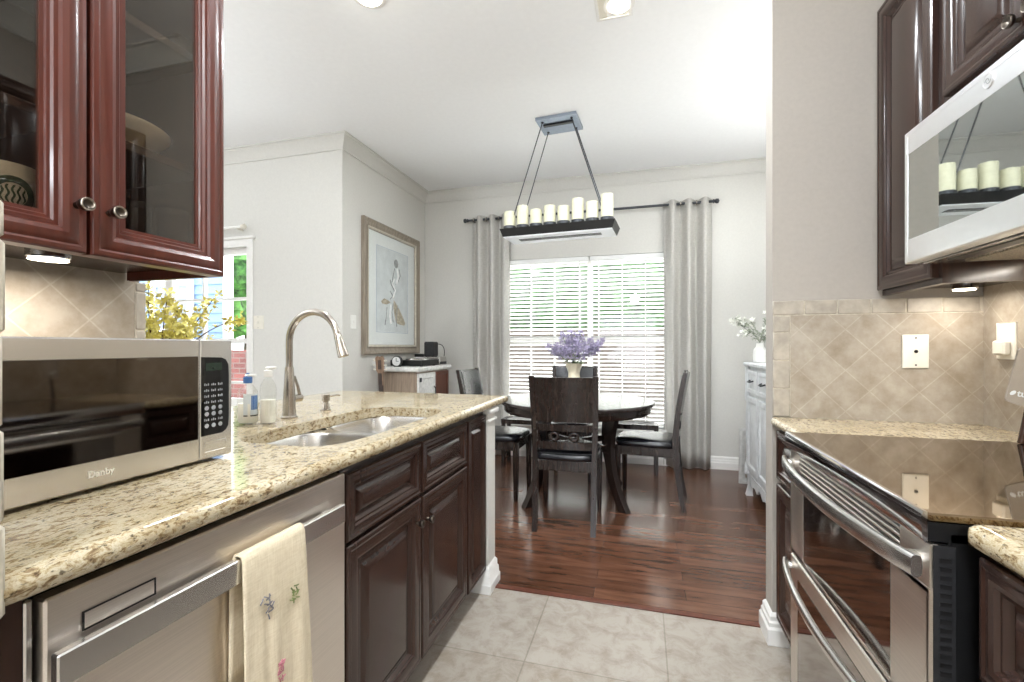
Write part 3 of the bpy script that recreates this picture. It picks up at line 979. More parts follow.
# --- forsythia in a vase behind the microwave
random.seed(11)
vx, vy = -1.60, 1.20
fv = thing('forsythia_vase', 'vase of yellow forsythia branches on the bar behind the microwave', 'flower vase', (vx, vy, GZ))
MB().lathe((vx, vy, GZ), [(.04, 0), (.05, .01), (.058, .06), (.045, .13), (.028, .17), (.032, .19), (.028, .19), (.024, .16), (.001, .15)], 28).build('vase', 'cream', fv)
br, bl = MB(), MB()
def blossom(mb, p, s, n=4):
    ax = Vector((random.uniform(-1, 1), random.uniform(-1, 1), random.uniform(-1, 1))).normalized()
    u = ax.orthogonal().normalized(); v = ax.cross(u); p = Vector(p)
    for k in range(n):
        a = 2 * PI * k / n + random.uniform(-.2, .2)
        d = u * math.cos(a) + v * math.sin(a); e_ = ax.cross(d)
        c = p + ax * s * .3
        mb.face([mb.bm.verts.new(q) for q in (p, p + d * s * .5 + e_ * s * .28 + ax * s * .25, p + d * s + ax * s * .35, p + d * s * .5 - e_ * s * .28 + ax * s * .25)])
stems = [((-.01, -.035, .46), (.02, -.06, .30)), ((.0, .02, .43), (0, .0, .3)), ((-.02, .12, .36), (0, .06, .30)), ((.02, .30, .375), (.02, .13, .34)), ((.03, .17, .44), (.0, .1, .32)), ((0, -.03, .36), (0, -.05, .28)), ((.01, .10, .29), (0, .05, .26)), ((0, .06, .40), (0, .03, .3))]
for (t_, c_) in stems:
    P = bez((vx, vy, GZ + .16), (vx + c_[0] * .5, vy + c_[1] * .5, GZ + .24), (vx + c_[0], vy + c_[1], GZ + c_[2]), (vx + t_[0], vy + t_[1], GZ + t_[2]), 10)
    br.tube(P, [.004 - .0028 * i / 10 for i in range(11)], 6)
    for i in range(3, 11):
        for q in range(6 if abs(t_[1]) < .25 or i > 8 else 1):
            p = Vector(P[i]) + Vector((random.gauss(0, .012), random.gauss(0, .012), random.gauss(0, .012)))
            blossom(bl, p, random.uniform(.017, .030))
br.build('branches', 'twig', fv, 60); bl.build('blossoms', 'yellow', fv, 0)
# ================================================================== RIGHT RUN
ZG = 0.912
def gran_slab(name, x0, x1, y0, y1, z1, label, round_front=True, cut=None):
    m = MB(); Rr = .019; t = .038
    x0i = x0 + Rr
    m.box(x0i, x1, y0, y1, z1 - t, z1)
    L = [(x0i - Rr * math.cos(PI / 2 - PI * k / 8), z1 - Rr + Rr * math.sin(PI / 2 - PI * k / 8)) for k in range(9)]
    m.loft([[(x, y0, z) for x, z in L], [(x, y1, z) for x, z in L]], False, False)
    o = m.build(name, 'granite', None, 50, ((x0 + x1) / 2, (y0 + y1) / 2, z1 - t))
    return tag(o, label, 'countertop')
gran_slab('granite_countertop', .497, XR - .011, 1.702, YD0 - .012, ZG, 'small granite worktop between the range and the tiled divider wall')
# near slab with a rounded corner toward the range
m = MB(); pts = []
xa, ya, rc = .494, .920, .035
for k in range(9):
    a = PI - PI / 2 * k / 8
    pts.append((xa + rc + rc * math.cos(a), ya - rc + rc * math.sin(a)))
pts = [(xa, -.6)] + pts + [(XR - .011, ya), (XR - .011, -.6)]
def inset_pts(P, d):
    c = []
    for x, y in P:
        c.append((min(max(x, xa + d), XR - .011) if x < xa + rc else x, y if y < ya - rc else y - d * (y - (ya - rc)) / rc))
    return c
L = []
for k in range(9):
    a = PI / 2 - PI * k / 8
    d = .019 * (1 - math.cos(a)); z = ZG - .019 + .019 * math.sin(a)
    L.append([(x, y, z) for x, y in inset_pts(pts, d)])
m.loft(L)
tag(m.build('granite_countertop', 'granite', None, 50, (.85, .2, ZG - .038)), 'near right granite worktop with a rounded corner beside the range', 'countertop')

def base_right(name, label, y0, y1, doors, drawers, x):
    c = thing(name, label, 'cabinet', (x + .25, (y0 + y1) / 2, 0))
    b = MB()
    b.box(x, x + .018, y0, y1, .105, .872).box(x + .018, XR - .02, y0, y0 + .014, .105, .872).box(x + .018, XR - .02, y1 - .014, y1, .105, .872)
    b.build('carcass', 'espresso', c)
    MB().box(x + .06, x + .078, y0, y1, 0, .105).build('toe_kick', 'espresso', c)
    for (a, b_, z0, z1) in doors: MB().rings(FNX(x), a, b_, z0, z1, DOOR if b_ - a > .26 else NARROW).build('door', 'espresso', c, 25)
    for (a, b_, z0, z1) in drawers: MB().rings(FNX(x), a, b_, z0, z1, DRAWER if z1 - z0 > .15 and b_ - a > .16 else NARROW).build('drawer_front', 'espresso', c, 25)
base_right('range_base_cabinet', 'dark espresso base cabinet under the near right granite corner', -.55, .905, [(.22, .895, .118, .655), (-.54, .21, .118, .655)], [(.22, .895, .672, .864), (-.54, .21, .672, .864)], .528)
base_right('spice_base_cabinet', 'narrow dark base cabinet between the range and the white wall end', 1.703, 2.045, [(1.712, 2.036, .118, .655)], [(1.712, 2.036, .672, .864)], .530)

# --- range
RX = .468
rg = thing('range_oven', 'stainless slide-in range with black glass cooktop and two bowed handles', 'range', (.80, 1.31, 0))
ry0, ry1 = .932, 1.690
MB().box(RX + .022, 1.14, ry0, ry1, 0.02, .885, .003).build('body', 'black', rg)
MB().box(.452, 1.150, ry0 - .002, ry1 + .002, .900, .9155, .003).build('cooktop', 'cooktop', rg)
MB().box(.457, 1.145, ry0, ry1, .868, .8995).build('cooktop_rim', 'black', rg)
tr = MB(); tp = [(.456, .866), (.452, .872), (.450, .900), (.450, .912), (.453, .9175), (.459, .9180), (.459, .866)]
tr.loft([[(x, ry0 - .003, z) for x, z in tp], [(x, ry1 + .003, z) for x, z in tp]])
tr.build('front_trim', 'chrome', rg, 30)
vt = MB().box(RX + .004, RX + .022, ry0 + .004, ry1 - .004, .785, .864).build('vent_recess', 'black', rg)
sl = MB()
for k in range(5): sl.box(RX - .004, RX + .008, 1.03, 1.60, .795 + k * .0135, .8015 + k * .0135, .0015)
sl.box(RX - .003, RX + .01, ry0 + .002, 1.03, .785, .862, .002).box(RX - .003, RX + .01, 1.60, ry1 - .002, .785, .862, .002)
sl.build('vent_slats', 'steelv', vt)
od = MB().frame(FNX(RX + .022), ry0, ry1, .535, .788, [(0, 0), (0, .022), (.004, .025), (.012, .025), (.012, 0)])
od.box(RX - .003, RX + .02, ry0 + .008, 1.062, .54, .784).box(RX - .003, RX + .02, 1.568, ry1 - .008, .54, .784)
od = od.build('oven_door', 'steelv', rg, 28)
MB().box(RX - .0025, RX + .018, 1.060, 1.570, .545, .7845, .002).build('oven_window', 'ovenglass', od)
def bow(name, z, hh, parent, x0, xm, dz=0):
    m = MB(); L = []
    n = 26
    for k in range(n + 1):
        t = k / n
        y = ry0 + .004 + (ry1 - ry0 - .008) * t
        x = x0 - (x0 - xm) * math.sin(PI * t) ** .75
        q = []
        for a in range(12):
            b = 2 * PI * a / 12
            cx_ = math.copysign(abs(math.cos(b)) ** .6, math.cos(b)); sz = math.copysign(abs(math.sin(b)) ** .6, math.sin(b))
            q.append((x + .0085 * cx_, y, z + hh * sz))
        L.append(q)
    m.loft(L)
    for y in (ry0 + .040, ry1 - .030): m.box(x0 - .002, RX + .002, y - .013, y + .013, z - hh * .6, z + hh * .6, .003)
    return m.build(name, 'steel', parent, 60)
bow('handle', .822, .019, od, .447, .412)
ld = MB().box(RX - .003, RX + .022, ry0, ry1, .105, .526, .004).build('lower_door', 'steelv', rg)
MB().box(RX - .0045, RX, 1.005, 1.615, .14, .47, .001).build('lower_window', 'ovenglass', ld)
bow('handle', .497, .0125, ld, .449, .408)
MB().box(RX + .03, RX + .06, ry0 + .01, ry1 - .01, 0, .10).build('kick_panel', 'black', rg)
sp = MB().box(RX, RX + .030, ry0 - .0025, ry0, .11, .862).build('side_panel', 'darkgrey', rg)
m = MB()
for k in range(15): m.box(RX + .008, RX + .024, ry0 - .0035, ry0 - .002, .842 - k * .0145 - .0075, .842 - k * .0145)
m.build('side_vents', 'black', sp)

# --- wall cabinets on the right
def wall_right_unit(name, label, y0, y1, z0, z1, doors, knobs, x=.879):
    c = thing(name, label, 'wall cabinet', ((x + XR) / 2, (y0 + y1) / 2, z0))
    b = MB().box(x, XR - .001, y0, y1, z0 + .022, z1)
    b.box(x, x + .02, y0, y1, z0, z0 + .022).box(x + .02, XR - .012, y0, y0 + .018, z0, z0 + .022)
    b.build('carcass', 'espresso', c)
    for i, (a, b_, p, q) in enumerate(doors):
        d = MB().rings(FNX(x), a, b_, p, q, DOOR).build('door', 'espresso', c, 25)
        if knobs[i]: knob(d, (x - .019, knobs[i][0], knobs[i][1]), -1, .0155, 'knob', False)
wall_right_unit('tall_wall_cabinet', 'tall dark wall cabinet in the corner beyond the hood microwave', 1.703, 2.066, 1.387, 2.470, [(1.722, 2.063, 1.406, 2.468)], [None])
wall_right_unit('hood_wall_cabinet', 'dark two door wall cabinet directly above the hood microwave', .930, 1.701, 1.862, 2.470, [(1.352, 1.668, 1.935, 2.462), (1.0, 1.342, 1.935, 2.462)], [(1.376, 1.968), (1.318, 1.968)])

# --- over-the-range microwave
HX = .780
hy0, hy1, hz0, hz1 = .936, 1.700, 1.448, 1.850
hm = thing('hood_microwave', 'white and steel over-the-range microwave hood mounted under the right wall cabinet', 'microwave', (.98, 1.32, hz0))
MB().box(HX + .035, XR - .012, hy0, hy1, hz0 + .012, hz1, .003).build('case', 'hoodsteel', hm)
dd = MB().frame(FNX(HX + .033), 1.165, hy1, hz0, hz1, [(0, 0), (0, .029), (.004, .033), (.014, .0335), (.018, .0335), (.018, 0)])
dd.box(HX, HX + .03, 1.165 + .016, hy1 - .016, 1.779, hz1 - .016).box(HX, HX + .03, 1.165 + .016, hy1 - .016, hz0 + .016, 1.519)
dd = dd.build('door', 'hoodsteel', hm, 30)
MB().box(HX + .001, HX + .02, 1.18, hy1 - .016, 1.517, 1.781).build('window', 'hoodglass', dd)
e = MB().lathe((HX, 1.338, 1.815), [(.0175, 0), (.0175, -.002), (.0160, -.0030), (.0150, -.0022), (.001, -.0022)], 32, 'x').build('emblem', 'hoodsteel', dd)
m = MB()
for a0, r in ((0, .0095), (PI, .0095)):
    m.tube([(HX - .0026, 1.338 + (r - .0012 * k) * math.cos(a0 + k * .55), 1.815 + (r - .0012 * k) * math.sin(a0 + k * .55)) for k in range(7)], .0007, 6)
m.build('emblem_script', 'keys', e)
MB().box(HX, HX + .033, hy0, 1.163, hz0, hz1, .003).build('control_panel', 'hoodsteel', hm)
un = MB().box(HX + .04, XR - .03, hy0 + .02, hy1 - .02, hz0 - .004, hz0 + .012).build('underside', 'steel', hm)
MB().box(.90, 1.10, 1.36, 1.64, hz0 - .008, hz0 - .003, .002).build('filter', 'grid', un)
MB().box(.90, 1.10, 1.0, 1.30, hz0 - .008, hz0 - .003, .002).build('filter', 'grid', un)
MB().box(HX + .055, HX + .095, 1.30, 1.60, hz0 - .007, hz0 - .003, .002).build('vent_strip', 'black', un)
MB().box(1.115, 1.150, 1.30, 1.58, hz0 - .007, hz0 - .003, .002).build('hood_lens', 'puckglow', un)
lamp('hood_beam', (1.13, 1.44, hz0 - .012), .6, .03, 'AREA', (1, .95, .88), sizey=.25)

pk = thing('puck_light', 'small steel puck light under the tall corner wall cabinet, lit', 'light', (1.05, 1.93, 1.387))
MB().lathe((1.06, 1.935, 1.4085), [(.036, 0), (.036, -.016), (.033, -.019), (.028, -.019)], 26).build('housing', 'chrome', pk)
MB().lathe((1.06, 1.935, 1.3885), [(.029, 0), (.029, -.002), (.001, -.003)], 26).build('lens', 'puckglow', pk)
lamp('puck_beam', (1.06, 1.935, 1.380), 0.36, .045, 'AREA', (1, .95, .88))

# --- outlet plates
def plate_ny(name, label, cat, x0, x1, z0, z1, y, kind):
    t = thing(name, label, cat, ((x0 + x1) / 2, y, z0))
    MB().rings(FNY(y), x0, x1, z0, z1, [(0, 0), (0, .004), (.003, .006), (.005, .0064)]).build('plate', 'ivory', t)
    cx_, cz = (x0 + x1) / 2, (z0 + z1) / 2
    for z in (z0 + .012, z1 - .012): MB().lathe((cx_, y - .0064, z), [(.0032, 0), (.003, -.001), (.001, -.0012)], 12, 'y').build('screw', 'darkgrey', t)
    if kind == 'jack': MB().lathe((cx_, y - .0064, cz), [(.0062, 0), (.0062, -.003), (.004, -.0032), (.001, -.0030)], 14, 'y').build('jack', 'black', t)
    else: MB().box(cx_ - .005, cx_ + .005, y - .014, y - .006, cz - .012, cz + .012, .002).build('toggle', 'ivory', t)
    return t
plate_ny('jack_plate', 'ivory cable jack plate on the diagonal tile backsplash', 'wall plate', .938, 1.020, 1.113, 1.238, YD0 - .010, 'jack')
plate_ny('light_switch', 'pale double light switch plate on the nook wall beside the window', 'light switch', -3.36, -3.24, 1.35, 1.47, YN, 'sw')
t = thing('light_switch', 'small pale light switch plate on the wall beside the large framed picture', 'light switch', (XL, 3.49, 1.35))
MB().rings(FX(XL), 3.45, 3.53, 1.35, 1.47, [(0, 0), (0, .004), (.003, .006), (.005, .0064)]).build('plate', 'white', t)
MB().box(XL + .006, XL + .014, 3.484, 3.496, 1.398, 1.422, .002).build('toggle', 'white', t)
# right wall outlet with plug-in charger
t = thing('wall_outlet', 'white outlet with a plug-in adapter on the right backsplash above the range corner', 'outlet', (XR - .010, 1.95, 1.15))
MB().rings(FNX(XR - .010), 1.905, 1.99, 1.150, 1.275, [(0, 0), (0, .004), (.003, .006), (.005, .0064)]).build('plate', 'ivory', t)
a = MB().box(XR - .038, XR - .0155, 1.920, 1.975, 1.165, 1.215, .006).build('adapter', 'ivory', t)

# --- turner standing at the back of the cooktop
tu = thing('turner', 'grey kitchen turner with printed leaf mark standing at the back of the cooktop', 'turner', (1.04, 1.66, .9155))
ax = Vector((.16, .0, 1)).normalized(); sx_ = Vector((1, 0, -.16)).normalized(); c0 = Vector((1.038, 1.66, .917))
def tl(u, v, w): return c0 + sx_ * u + ax * v + Vector((0, 1, 0)) * (-w)
poly = [(-.050, .114), (-.053, .12), (-.046, .262), (-.041, .270), (.055, .262), (.062, .25), (.064, .125), (.058, .112), (.02, .105), (-.02, .107)]
hdm = MB().prism(poly, tl, -.0035, .0035).build('blade', 'turner', tu)
MB().loft([[tl(u * s_, z, v_ * s_) for u, v_ in superell(.004, 0, .009, .007, 14, 2.4)] for z, s_ in ((0, .8), (.004, 1), (.07, .85), (.105, .9), (.125, .7))]).build('handle', 'espresso', tu)
lf = MB()
def tl2(u, v, w): return tl(u, v, .0036 + w)
lf.prism([(-.040 + .006 * math.cos(a_) + .003 * math.sin(a_), .140 + .007 * math.sin(a_)) for a_ in [2 * PI * k / 14 for k in range(14)]], tl2, 0, .0005)
lf.build('leaf_mark', 'label', hdm)
text('tub', .026, basis(tl(-.013, .140, .0038), sx_, ax), 'label', hdm, 'lettering')
# ================================================================== DINING AREA
def rect_loop(cx, cy, z, wx, wy): return [(cx - wx / 2, cy - wy / 2, z), (cx + wx / 2, cy - wy / 2, z), (cx + wx / 2, cy + wy / 2, z), (cx - wx / 2, cy + wy / 2, z)]

def make_chair(label):
    t = thing('dining_chair', label, 'chair', (0, 0, 0), 'dining chairs around the round table')
    for s in (-1, 1):
        MB().loft([rect_loop(s * x, y, z, .034, d) for x, y, z, d in ((.187, -.262, 0, .032), (.188, -.236, .14, .036), (.190, -.214, .30, .042), (.192, -.205, .44, .046), (.195, -.207, .58, .042), (.199, -.222, .74, .036), (.203, -.246, .88, .032), (.206, -.272, 1.005, .028))]).build('leg', 'tablewood', t, 40)
        MB().loft([rect_loop(s * .196, .208, z, q, q) for z, q in ((0, .028), (.02, .030), (.36, .042), (.452, .042))]).build('leg', 'tablewood', t, 40)
    m = MB()
    m.box(-.196, .196, .196, .216, .385, .452, .002).box(-.19, .19, -.216, -.196, .385, .452, .002)
    for s in (-1, 1): m.box(s * .186, s * .206, -.20, .20, .385, .452, .002)
    m.build('seat_frame', 'tablewood', t)
    lo = []
    for g, z in ((-.006, .450), (.004, .455), (.008, .470), (.004, .488), (-.012, .500), (-.05, .508), (-.12, .511)):
        lo.append([(x, y, z) for x, y in superell(0, .008, .215 + g, .222 + g, 40, 5)])
    MB().loft(lo).build('seat', 'leather', t, 60)
    def yback(z): return -.207 - .065 * ((z - .58) / .42) ** 1.35 if z > .58 else -.206
    def curved(z0, z1, th, nz=5, off=0, dip=.022, half=.195, top=0):
        L = []
        nx = 12
        rows = []
        for i in range(nx + 1):
            q = -1 + 2 * i / nx
            x = q * half
            loop = []
            for k in range(nz + 1):
                z = z0 + (z1 + top * (1 - q * q) - z0) * k / nz
                loop.append((x * (1 + .04 * (z - .6)), yback(z) - dip * (1 - q * q) + off + th / 2, z))
            for k in range(nz, -1, -1):
                z = z0 + (z1 + top * (1 - q * q) - z0) * k / nz
                loop.append((x * (1 + .04 * (z - .6)), yback(z) - dip * (1 - q * q) + off - th / 2, z))
            rows.append(loop)
        return MB().loft(rows)
    bp = curved(.708, .998, .020).build('back_panel', 'tablewood', t, 50)
    curved(.728, .985, .010, off=.015, half=.178).build('back_pad', 'leather', bp, 60)
    curved(.648, .690, .018, 2).build('back_rail', 'tablewood', t, 50)
    curved(.528, .576, .018, 2, dip=.018).build('back_slat', 'tablewood', t, 50)
    for x in (-.064, .064):
        MB().torus((x, yback(.612) - .018, .612), .0235, .0115, 'y', 24, 8).build('ring', 'tablewood', t, 60)
    return t
CH = [((-.490, 3.172), 1.5, 'dark ring-back dining chair with its back to the kitchen, front of the table'),
      ((.048, 3.735), 84.5, 'dark ring-back dining chair seen from its side, right of the round table'),
      ((-1.145, 3.635), -91, 'dark ring-back dining chair at the left of the table, beyond the worktop end'),
      ((-.640, 4.285), 180, 'dark dining chair on the far side of the table, back to the window')]
ch = None
for i, ((x, y), r, lb) in enumerate(CH):
    if ch is None: ch = o = make_chair(lb)
    else: o = copy_tree(ch); o['label'] = lb
    o.location = (x, y, 0.0005); o.rotation_euler = (0, 0, math.radians(r))

# --- round table
tx, ty = -.515, 3.715
tb = thing('dining_table', 'round dark wood dining table with curved splayed legs and lilac vase on top', 'table', (tx, ty, 0))
MB().lathe((tx, ty, 0), [(.001, .736), (.585, .736), (.606, .739), (.613, .748), (.614, .760), (.609, .767), (.600, .768), (.001, .768)], 72).build('tabletop', 'tabletop', tb, 40)
MB().lathe((tx, ty, 0), [(.54, .676), (.572, .678), (.580, .690), (.582, .7355), (.54, .7355)], 72).build('apron', 'tablewood', tb, 40)
for k in range(4):
    a = math.radians(52 + 90 * k)
    c_, s_ = math.cos(a), math.sin(a)
    L = []
    for q in range(15):
        z = .002 + .70 * q / 14
        u = (z / .70)
        r = .50 - .46 * u + .37 * u * u
        wd = .075 - .012 * math.sin(PI * u)
        th = .050
        cx_, cy_ = tx + r * c_, ty + r * s_
        L.append([(cx_ + (p * c_ - q2 * s_), cy_ + (p * s_ + q2 * c_), z) for p, q2 in ((-wd / 2, -th / 2), (wd / 2, -th / 2), (wd / 2, th / 2), (-wd / 2, th / 2))])
    MB().loft(L).build('leg', 'tablewood', tb, 40)
m = MB()
for a in (math.radians(52), math.radians(142)):
    c_, s_ = math.cos(a), math.sin(a)
    L = []
    for p in (-.36, .36): L.append([(tx + p * c_ - q * s_, ty + p * s_ + q * c_, z) for q, z in ((-.022, .40), (.022, .40), (.022, .45), (-.022, .45))])
    m.loft(L)
m.build('stretcher', 'tablewood', tb)

# --- lilac vase
random.seed(5)
vx, vy, vz = -.528, 3.70, .768
lv = thing('lilac_vase', 'cream hourglass vase of lilac blossoms on the round table', 'flower vase', (vx, vy, vz))
m = MB(); L = []
n = 40
for r, z in ((.075, 0), (.083, .004), (.080, .05), (.062, .13), (.043, .19), (.042, .215), (.052, .25), (.068, .28), (.073, .292), (.065, .287), (.045, .25), (.036, .21), (.001, .20)):
    L.append([(vx + (r + (.003 if k % 4 < 2 else 0) * (r > .01)) * math.cos(2 * PI * k / n), vy + (r + (.003 if k % 4 < 2 else 0) * (r > .01)) * math.sin(2 * PI * k / n), vz + z) for k in range(n)])
m.loft(L).build('vase', 'cream', lv, 50)
st, fl, lf = MB(), MB(), MB()
def floret(mb, p, s, n=4):
    blossom(mb, p, s, n)
spikes = [(-.20, .0, .375), (-.10, .05, .46), (-.12, -.06, .385), (-.02, -.03, .49), (.05, .05, .475), (.03, -.07, .40), (.13, .0, .42), (.20, -.02, .385), (.165, .06, .36), (-.06, .08, .40), (.10, -.09, .35), (-.165, .07, .35), (.0, .0, .42), (.21, .04, .42), (-.05, -.09, .36)]
for (a, b, h) in spikes:
    P = bez((vx, vy, vz + .22), (vx + a * .1, vy + b * .1, vz + .30), (vx + a * .7, vy + b * .7, vz + .06 + h * .82), (vx + a, vy + b, vz + .05 + h), 9)
    st.tube(P, .0022, 5)
    d = (Vector(P[-1]) - Vector(P[5])).normalized()
    for q in range(110):
        t_ = random.random() ** .8
        base = Vector(P[-1]) + d * (.03 - .125 * t_)
        rr_ = (.008 + .038 * math.sin(min(t_ * 1.25, 1) * PI * .62))
        o_ = Vector((random.gauss(0, 1), random.gauss(0, 1), random.gauss(0, .6))).normalized() * rr_ * random.uniform(.55, 1.05)
        floret(fl, base + o_, random.uniform(.010, .016))
for k in range(26):
    a = random.uniform(0, 2 * PI); r = random.uniform(.05, .14); z = random.uniform(.29, .36)
    p = Vector((vx + r * math.cos(a), vy + r * math.sin(a), vz + z)); d = Vector((math.cos(a), math.sin(a), random.uniform(-.4, .5))); e_ = Vector((-math.sin(a), math.cos(a), 0))
    s = random.uniform(.03, .055)
    lf.face([lf.bm.verts.new(q) for q in (p - d * s, p + e_ * s * .38, p + d * s, p - e_ * s * .38)])
st.build('stems', 'leaf', lv, 60); fl.build('blossoms', 'lilac', lv, 0); lf.build('leaves', 'leaf', lv, 0)

# --- low benches under the window
def bench(label, x0, x1, y0, y1, z=.468):
    t = thing('low_bench', label, 'bench', ((x0 + x1) / 2, (y0 + y1) / 2, 0), 'low dark benches under the dining window')
    MB().frame(FNZ(z), x0, x1, y0, y1, [(0, 0), (0, .045), (.035, .045), (.035, 0)]).build('seat_frame', 'tablewood', t)
    MB().box(x0 + .034, x1 - .034, y0 + .034, y1 - .034, z - .02, z - .004).build('seat', 'woven', t)
    for x in (x0 + .02, x1 - .02):
        for y in (y0 + .02, y1 - .02): MB().box(x - .018, x + .018, y - .018, y + .018, 0, z - .045, .003).build('leg', 'tablewood', t)
        m = MB().box(x - .01, x + .01, y0 + .038, y1 - .038, .055, .075)
        m.tube(bez((x, y0 + .04, .16), (x, y0 + .10, .14), (x, y1 - .10, .11), (x, y1 - .04, .08), 8), .008, 8)
        m.tube(bez((x, y1 - .04, .20), (x, y1 - .10, .17), (x, y0 + .10, .11), (x, y0 + .04, .08), 8), .008, 8)
        m.build('stretcher', 'tablewood', t)
bench('low dark bench with woven top under the right half of the window', -.33, .145, 4.42, 4.66)
bench('low dark bench with woven top under the left half of the window', -1.36, -.94, 4.40, 4.64)

# --- chandelier
cx0, cy0 = -.628, 3.60
cd = thing('candle_chandelier', 'dark iron tray chandelier with eight ivory candles above the table', 'chandelier', (cx0, cy0, CEIL))
ang = math.radians(-4)
def C(u, v, z): return (cx0 + u * math.cos(ang) - v * math.sin(ang), cy0 + u * math.sin(ang) + v * math.cos(ang), z)
def cbox(m, u0, u1, v0, v1, z0, z1):
    m.loft([[C(u0, v0, z0), C(u1, v0, z0), C(u1, v1, z0), C(u0, v1, z0)], [C(u0, v0, z1), C(u1, v0, z1), C(u1, v1, z1), C(u0, v1, z1)]])
    return m
cn = cbox(MB(), -.16, .16, -.135, .135, CEIL - .022, CEIL).build('canopy', 'canopy', cd)
cbox(MB(), -.12, .12, -.05, -.02, CEIL - .034, CEIL - .022).build('canopy_bar', 'black', cn)
TZ0, TZ1 = 2.065, 2.125
tv0, tv1 = -.155, .155
L2, L3 = .45, .43
tray = MB()
tray.loft([[C(-L3, tv0 + .02, TZ0), C(L3, tv0 + .02, TZ0), C(L3, tv1 - .02, TZ0), C(-L3, tv1 - .02, TZ0)], [C(-L2, tv0, TZ1), C(L2, tv0, TZ1), C(L2, tv1, TZ1), C(-L2, tv1, TZ1)]])
tr_ = tray.build('tray', 'black', cd)
cbox(MB(), -L3 + .004, L3 - .004, tv0 + .024, tv1 - .024, TZ0 - .006, TZ0).build('underside_panel', 'whitepanel', tr_)
cbox(MB(), -L3 + .10, L3 - .10, -.03, .03, TZ0 - .009, TZ0 - .005).build('underside_slot', 'darkgrey', tr_)
for sgn in (-1, 1):
    for v in (-.11, .11):
        top = C(sgn * .115, v * .8, CEIL - .022); bot = C(sgn * (L2 - .07), v, TZ1)
        r = MB().tube([top, bot], .0045, 8)
        r.ball(top, .011); r.ball(bot, .009)
        r.build('hanging_rod', 'iron', cd, 60)
heights = [.115, .150, .110, .130, .115, .160, .125, .170]
for i, h in enumerate(heights):
    u = -.385 + .11 * i
    p = C(u, -.095, TZ1)
    MB().lathe(p, [(.044, 0), (.050, .004), (.050, .026), (.047, .028), (.001, .028)], 24).build('candle_cup', 'iron', cd)
    c = MB().lathe(p, [(.046, .026), (.0465, .026 + h * .6), (.045, .026 + h), (.041, .024 + h), (.02, .018 + h), (.001, .016 + h)], 24).build('candle', 'candle', cd, 50)
    MB().tube([(p[0], p[1], TZ1 + .016 + h), (p[0], p[1], TZ1 + .032 + h)], .0015, 6).build('wick', 'black', c)

# --- curtains, rod and blinds
RY, RZ = 4.790, 2.593
rod = thing('curtain_rod', 'thin black curtain rod with finials across the top of the dining window', 'curtain rod', (-.6, RY, RZ))
MB().tube([(-1.86, RY, RZ), (.655, RY, RZ)], .0125, 14).build('pole', 'iron', rod, 60)
for s_, x in ((-1, -1.86), (1, .655)):
    MB().lathe((x, RY, RZ), [(.0125, 0), (.02, s_ * .004), (.02, s_ * .012), (.013, s_ * .016), (.024, s_ * .032), (.022, s_ * .05), (.001, s_ * .06)], 18, 'x').build('finial', 'iron', rod)
for x in (-1.80, .60): MB().tube([(x, RY, RZ - .012), (x, YB - .001, RZ - .012)], .008, 8).build('bracket', 'iron', rod)
def curtain(label, x0, x1, waves, ph):
    t = thing('curtain', label, 'curtain', ((x0 + x1) / 2, RY, .012), 'grey linen curtains of the dining window')
    n = waves * 14
    def prof(z):
        A = .058 - .008 * (z / 2.6)
        sw = .012 * (1 - z / 2.6)
        out = []
        for k in range(n + 1):
            q = k / n
            x = x0 + (x1 - x0) * q + .010 * math.sin(q * 11 + z * 1.1) * (1 - z / 2.7) 
            y = RY + A * math.sin(ph + 2 * PI * waves * q) + sw * math.sin(q * 17 + z * 2)
            out.append((x, y, z))
        return out
    rows = [prof(.012 + (2.63 - .012) * k / 16) for k in range(17)]
    f = MB().loft(rows, False, False).build('fabric', 'linen', t, 80)
    so = f.modifiers.new('thickness', 'SOLIDIFY'); so.thickness = .003; so.offset = 0
    for k in range(waves * 2):
        q = (k + .5 - ph / PI) / (waves * 2)
        if not 0.02 < q < .98: continue
        MB().torus((x0 + (x1 - x0) * q, RY, RZ), .022, .004, 'x', 18, 6).build('grommet', 'nickel', t, 60)
curtain('grey linen curtain hanging at the left side of the dining window', -1.82, -1.385, 3, .4)
curtain('grey linen curtain hanging at the right side of the dining window', .205, .648, 3, 1.2)
def blind(label, x0, x1):
    t = thing('window_blind', label, 'blind', ((x0 + x1) / 2, YB + .04, WZ0), 'white slat blinds in the dining window')
    yc = YB + .036
    MB().box(x0, x1, yc - .03, yc + .03, WZ1 - .05, WZ1 - .002, .003).build('headrail', 'blind', t)
    m = MB(); z = WZ0 + .045
    while z < WZ1 - .055:
        tl_ = math.radians(17); c_, s_ = math.cos(tl_), math.sin(tl_)
        L = []
        for x in (x0 + .004, x1 - .004):
            q = []
            for v, h_ in ((-.025, 0), (0, .0035), (.025, 0), (.025, -.0028), (0, .0007), (-.025, -.0028)):
                q.append((x, yc + v * c_ + h_ * s_, z - v * s_ + h_ * c_))
            L.append(q)
        m.loft(L)
        z += .0425
    m.build('slats', 'blind', t, 40)
    MB().box(x0 + .004, x1 - .004, yc - .022, yc + .022, WZ0 + .004, WZ0 + .020, .003).build('bottom_rail', 'blind', t)
    cdm = MB()
    w_ = x1 - x0
    for q in (.10, .37, .63, .90):
        for y in (yc - .026, yc + .026): cdm.box(x0 + w_ * q - .004, x0 + w_ * q + .004, y - .0006, y + .0006, WZ0 + .015, WZ1 - .05)
    cdm.build('ladder_tapes', 'blind', t)
blind('white slat blind in the left half of the dining window', WX0 + .008, -.541)
blind('white slat blind in the right half of the dining window', -.529, WX1 - .008)

